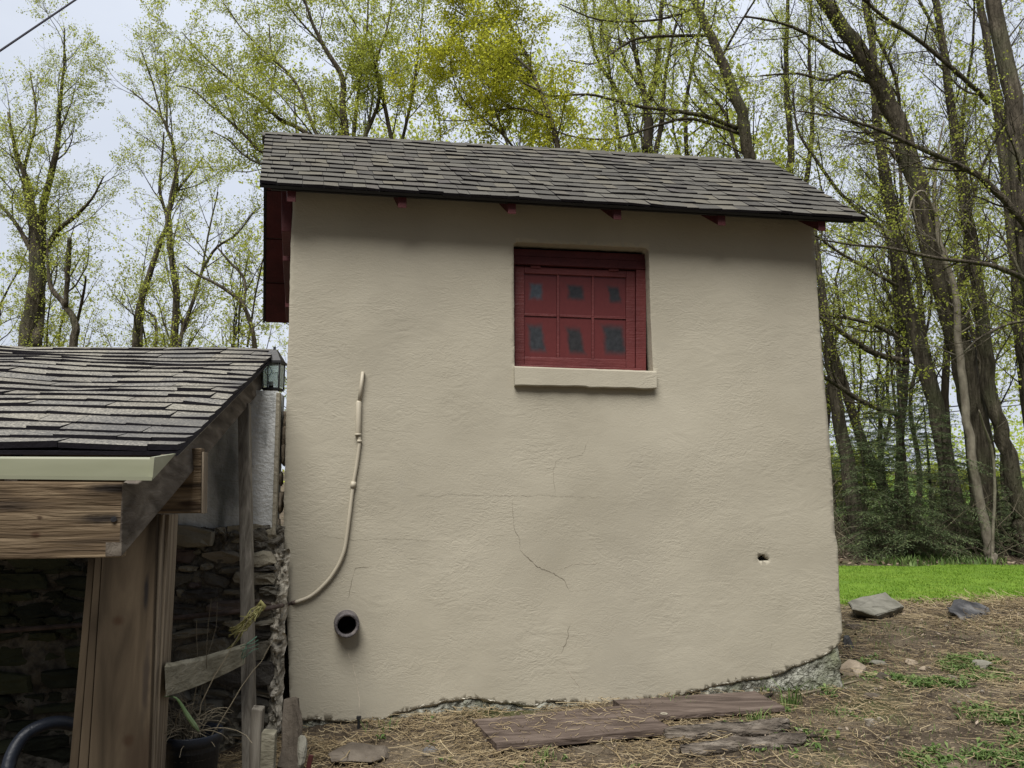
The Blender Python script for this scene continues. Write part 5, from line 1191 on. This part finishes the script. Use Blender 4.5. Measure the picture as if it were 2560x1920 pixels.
def scatter(n, x0, x1, y0, y1, seed, dens):
    r = random.Random(seed); o = []; tries = 0
    while len(o) < n and tries < n * 40:
        tries += 1; x, y = r.uniform(x0, x1), r.uniform(y0, y1)
        if inside_building(x, y): continue
        if r.random() < dens(x, y): o.append((x, y))
    return o
nz = lambda x, y, s, k: .5 + .5 * noise.noise(Vector((x * s, y * s, k)))
strips('straw', scatter(30000, -1.35, 4.6, 2.9, 7.2, 1, lambda x, y: (1 if x < .9 else .4 if y < 5 else .35) * (.08 + .88 * smooth(.25, .62, nz(x, y, 2.2, 1)))), M['straw'], (.03, .14), (.0006, .0016), 2, .08)
strips('straw', scatter(700, -1.2, 4.2, 2.9, 6.5, 11, lambda x, y: 1), M['straw'], (.15, .34), (.001, .002), 12, .1, seg=5, bend=.25)
strips('straw', scatter(3600, 2.6, 5.4, 5.4, 7.6, 5, lambda x, y: smooth(3.0, 4.2, x) * .9 + .1), M['straw'], (.05, .2), (.001, .0022), 3, .22)
strips('straw', scatter(1500, -2.6, -1.3, 2.9, 4.0, 7, lambda x, y: .8), M['straw'], (.04, .14), (.0008, .0016), 8)
def litter(name, n, x0, x1, y0, y1, s, seed, dens):
    P = scatter(n, x0, x1, y0, y1, seed, dens); rs = np.random.RandomState(seed); k = len(P)
    C = np.array([(x, y, g(x, y) + .004 + abs(rs.normal(0, .008))) for x, y in P]); a = rs.uniform(0, 6.28, k); t_ = rs.normal(0, .35, k)
    A = np.stack([np.cos(a), np.sin(a), t_], 1) * (s * rs.uniform(.5, 1.2, k))[:, None]; B = np.stack([-np.sin(a), np.cos(a), rs.normal(0, .3, k)], 1) * (s * .6 * rs.uniform(.5, 1.2, k))[:, None]
    tag(quads(name, C, A, B, M['dead_leaf']), kind='stuff')
litter('plant_litter', 9000, -1.3, 4.8, 2.9, 7.3, .006, 13, lambda x, y: .3 + .7 * nz(x, y, 3, 6))
litter('dead_leaves', 700, -1.3, 4.8, 2.9, 7.4, .014, 3, lambda x, y: .2 + .8 * smooth(1.5, 3.5, x))
litter('dead_leaves', 9000, 2.5, 16, 11.4, 24, .045, 4, lambda x, y: smooth(0, .4, y - lawn_far(x)) * (1 if y < 17 else .5))
litter('dead_leaves', 900, 3.0, 6.5, 5.8, 7.8, .022, 6, lambda x, y: .6)
def blades(name, pts, hh, w, seed, m, lean=.35):
    r = random.Random(seed); V = []; F = []
    for (x, y) in pts:
        h = r.uniform(*hh); a = r.uniform(0, 6.28); ww = r.uniform(*w); l = r.uniform(0, lean) * h * 2; z = g(x, y) - .005; dx, dy = math.cos(a), math.sin(a); o = len(V)
        V += [(x - dy * ww, y + dx * ww, z), (x + dy * ww, y - dx * ww, z), (x + dx * l * .3 + dy * ww * .7, y + dy * l * .3 - dx * ww * .7, z + h * .6), (x + dx * l * .3 - dy * ww * .7, y + dy * l * .3 + dx * ww * .7, z + h * .6), (x + dx * l, y + dy * l, z + h)]
        F += [(o, o + 1, o + 2, o + 3), (o + 3, o + 2, o + 4)]
    me = bpy.data.meshes.new(name); me.from_pydata(V, [], F); me.update(); return link(name, me, m)
tag(blades('grass', scatter(60000, 1.6, 8.5, 6.9, 12.2, 8, lambda x, y: smooth(-.3, .45, y - lawn_near(x)) * (.45 + .55 * smooth(.35, .55, nz(x, y, 2.5, 21))) * (1 - smooth(-.2, .25, y - lawn_far(x)))), (.014, .036), (.003, .007), 9, M['grass']), kind='stuff')
tag(blades('undergrowth', scatter(2600, 2.2, 11, 11.3, 13.6, 18, lambda x, y: smooth(-.2, .2, y - lawn_far(x)) * smooth(.45, .62, nz(x, y, .9, 4))), (.05, .14), (.008, .018), 19, M['weed'], .6), kind='stuff')
# weeds creeping over the bare soil: rosettes of small leaves
def gravel():
    r = random.Random(71); mb = MB()
    for (x, y) in scatter(1500, -1.2, 4.6, 2.9, 7.2, 72, lambda x, y: .25 + .75 * smooth(.45, .65, nz(x, y, 3.1, 12))):
        q = r.uniform(.004, .014) * (2 if r.random() < .06 else 1); stone(mb, Vector((x, y, g(x, y) + q * .2)), Vector((1, 0, 0)), Vector((0, 1, 0)), Vector((0, 0, 1)), q, q * r.uniform(.6, 1), q * r.uniform(.4, .8), r, 6, 4, .3)
    tag(mb.build('gravel', M['clod'], None), kind='stuff')
gravel()
def rosettes(name, centres, seed, per=(6, 11), size=(.018, .05)):
    r = random.Random(seed); V = []; F = []
    for (x, y) in centres:
        for k in range(r.randint(*per)):
            a = r.uniform(0, 6.28); L_ = r.uniform(*size); w = L_ * r.uniform(.14, .28); up = r.uniform(.25, 1.0); bx, by = x + r.gauss(0, .012), y + r.gauss(0, .012); z = g(bx, by); dx, dy = math.cos(a), math.sin(a); o = len(V)
            V += [(bx, by, z), (bx + dx * L_ * .5 - dy * w, by + dy * L_ * .5 + dx * w, z + L_ * up * .7), (bx + dx * L_, by + dy * L_, z + L_ * up * .75), (bx + dx * L_ * .5 + dy * w, by + dy * L_ * .5 - dx * w, z + L_ * up * .7)]
            F.append((o, o + 1, o + 2, o + 3))
    me = bpy.data.meshes.new(name); me.from_pydata(V, [], F); me.update(); return link(name, me, M['weed'])
wd_ = lambda x, y: smooth(.50, .70, nz(x, y, 2.6, 9)) * (.25 + .75 * smooth(.4, .6, nz(x, y, 9, 2))) * smooth(1.1, 2.0, x)
tag(rosettes('weeds', scatter(2200, 1.0, 4.5, 3.0, 5.4, 31, wd_) + scatter(260, 1.6, 3.2, 2.9, 3.6, 32, lambda x, y: smooth(1.5, 2.1, x) * smooth(.4, .7, nz(x, y, 4, 3))) + scatter(50, -1.1, 1.4, 3.2, 4.3, 33, lambda x, y: .4), 34, (4, 9), (.014, .042)), kind='stuff')
tag(blades('grass', scatter(7500, 1.0, 4.6, 3.0, 6.2, 35, lambda x, y: wd_(x + .05, y) + .06), (.015, .05), (.001, .0025), 36, M['weed'], .6), kind='stuff')
def tuft(px, py, n, hh, spread, seed, label):
    c = on_ground(px, py); r = random.Random(seed); pts = [(c.x + r.gauss(0, spread), c.y + r.gauss(0, spread * .6)) for _ in range(n)]
    o = blades('grass_tuft', pts, hh, (.002, .0042), seed, M['weed'], .5); tag(o, label, 'grass tuft', 'grass tufts at the wall foot'); return o
tuft(1975, 1768, 60, (.05, .17), .035, 1, 'tallest green grass tuft at the right end of the thin board')
tuft(1900, 1725, 34, (.04, .10), .04, 2, 'grass tuft against the broken plaster, above the board end')
tuft(1682, 1766, 40, (.03, .09), .05, 3, 'fine grass tuft at the wall foot above the middle of the boards')
tuft(1890, 1812, 44, (.04, .10), .035, 4, 'bright weed tuft between the thin board and bark slabs')
tuft(1360, 1900, 30, (.03, .08), .04, 5, 'small grass tuft under the front edge of the thick plank')
tuft(950, 1826, 22, (.03, .07), .05, 6, 'sparse grass tuft at the left of the broken plaster foot')
# brown brush and dead twigs among the hemlocks
r = random.Random(55); mb = MB()
for i in range(1900):
    x, y = r.uniform(5.0, 11.5), r.uniform(12.6, 19); p_ = Vector((x, y, g(x, y))); d = Vector((r.gauss(0, .6), r.gauss(0, .4), 1)).normalized(); P = [p_]; L_ = r.uniform(.3, 1.9)
    for k in range(5): d = (d + Vector((r.gauss(0, .25), r.gauss(0, .25), r.gauss(-.05, .15)))).normalized(); P.append(P[-1] + d * L_ / 5)
    mb.tube(P, [.007, .006, .005, .004, .003, .002], 3, False)
tag(mb.build('undergrowth', M['stalk'], None), kind='stuff')
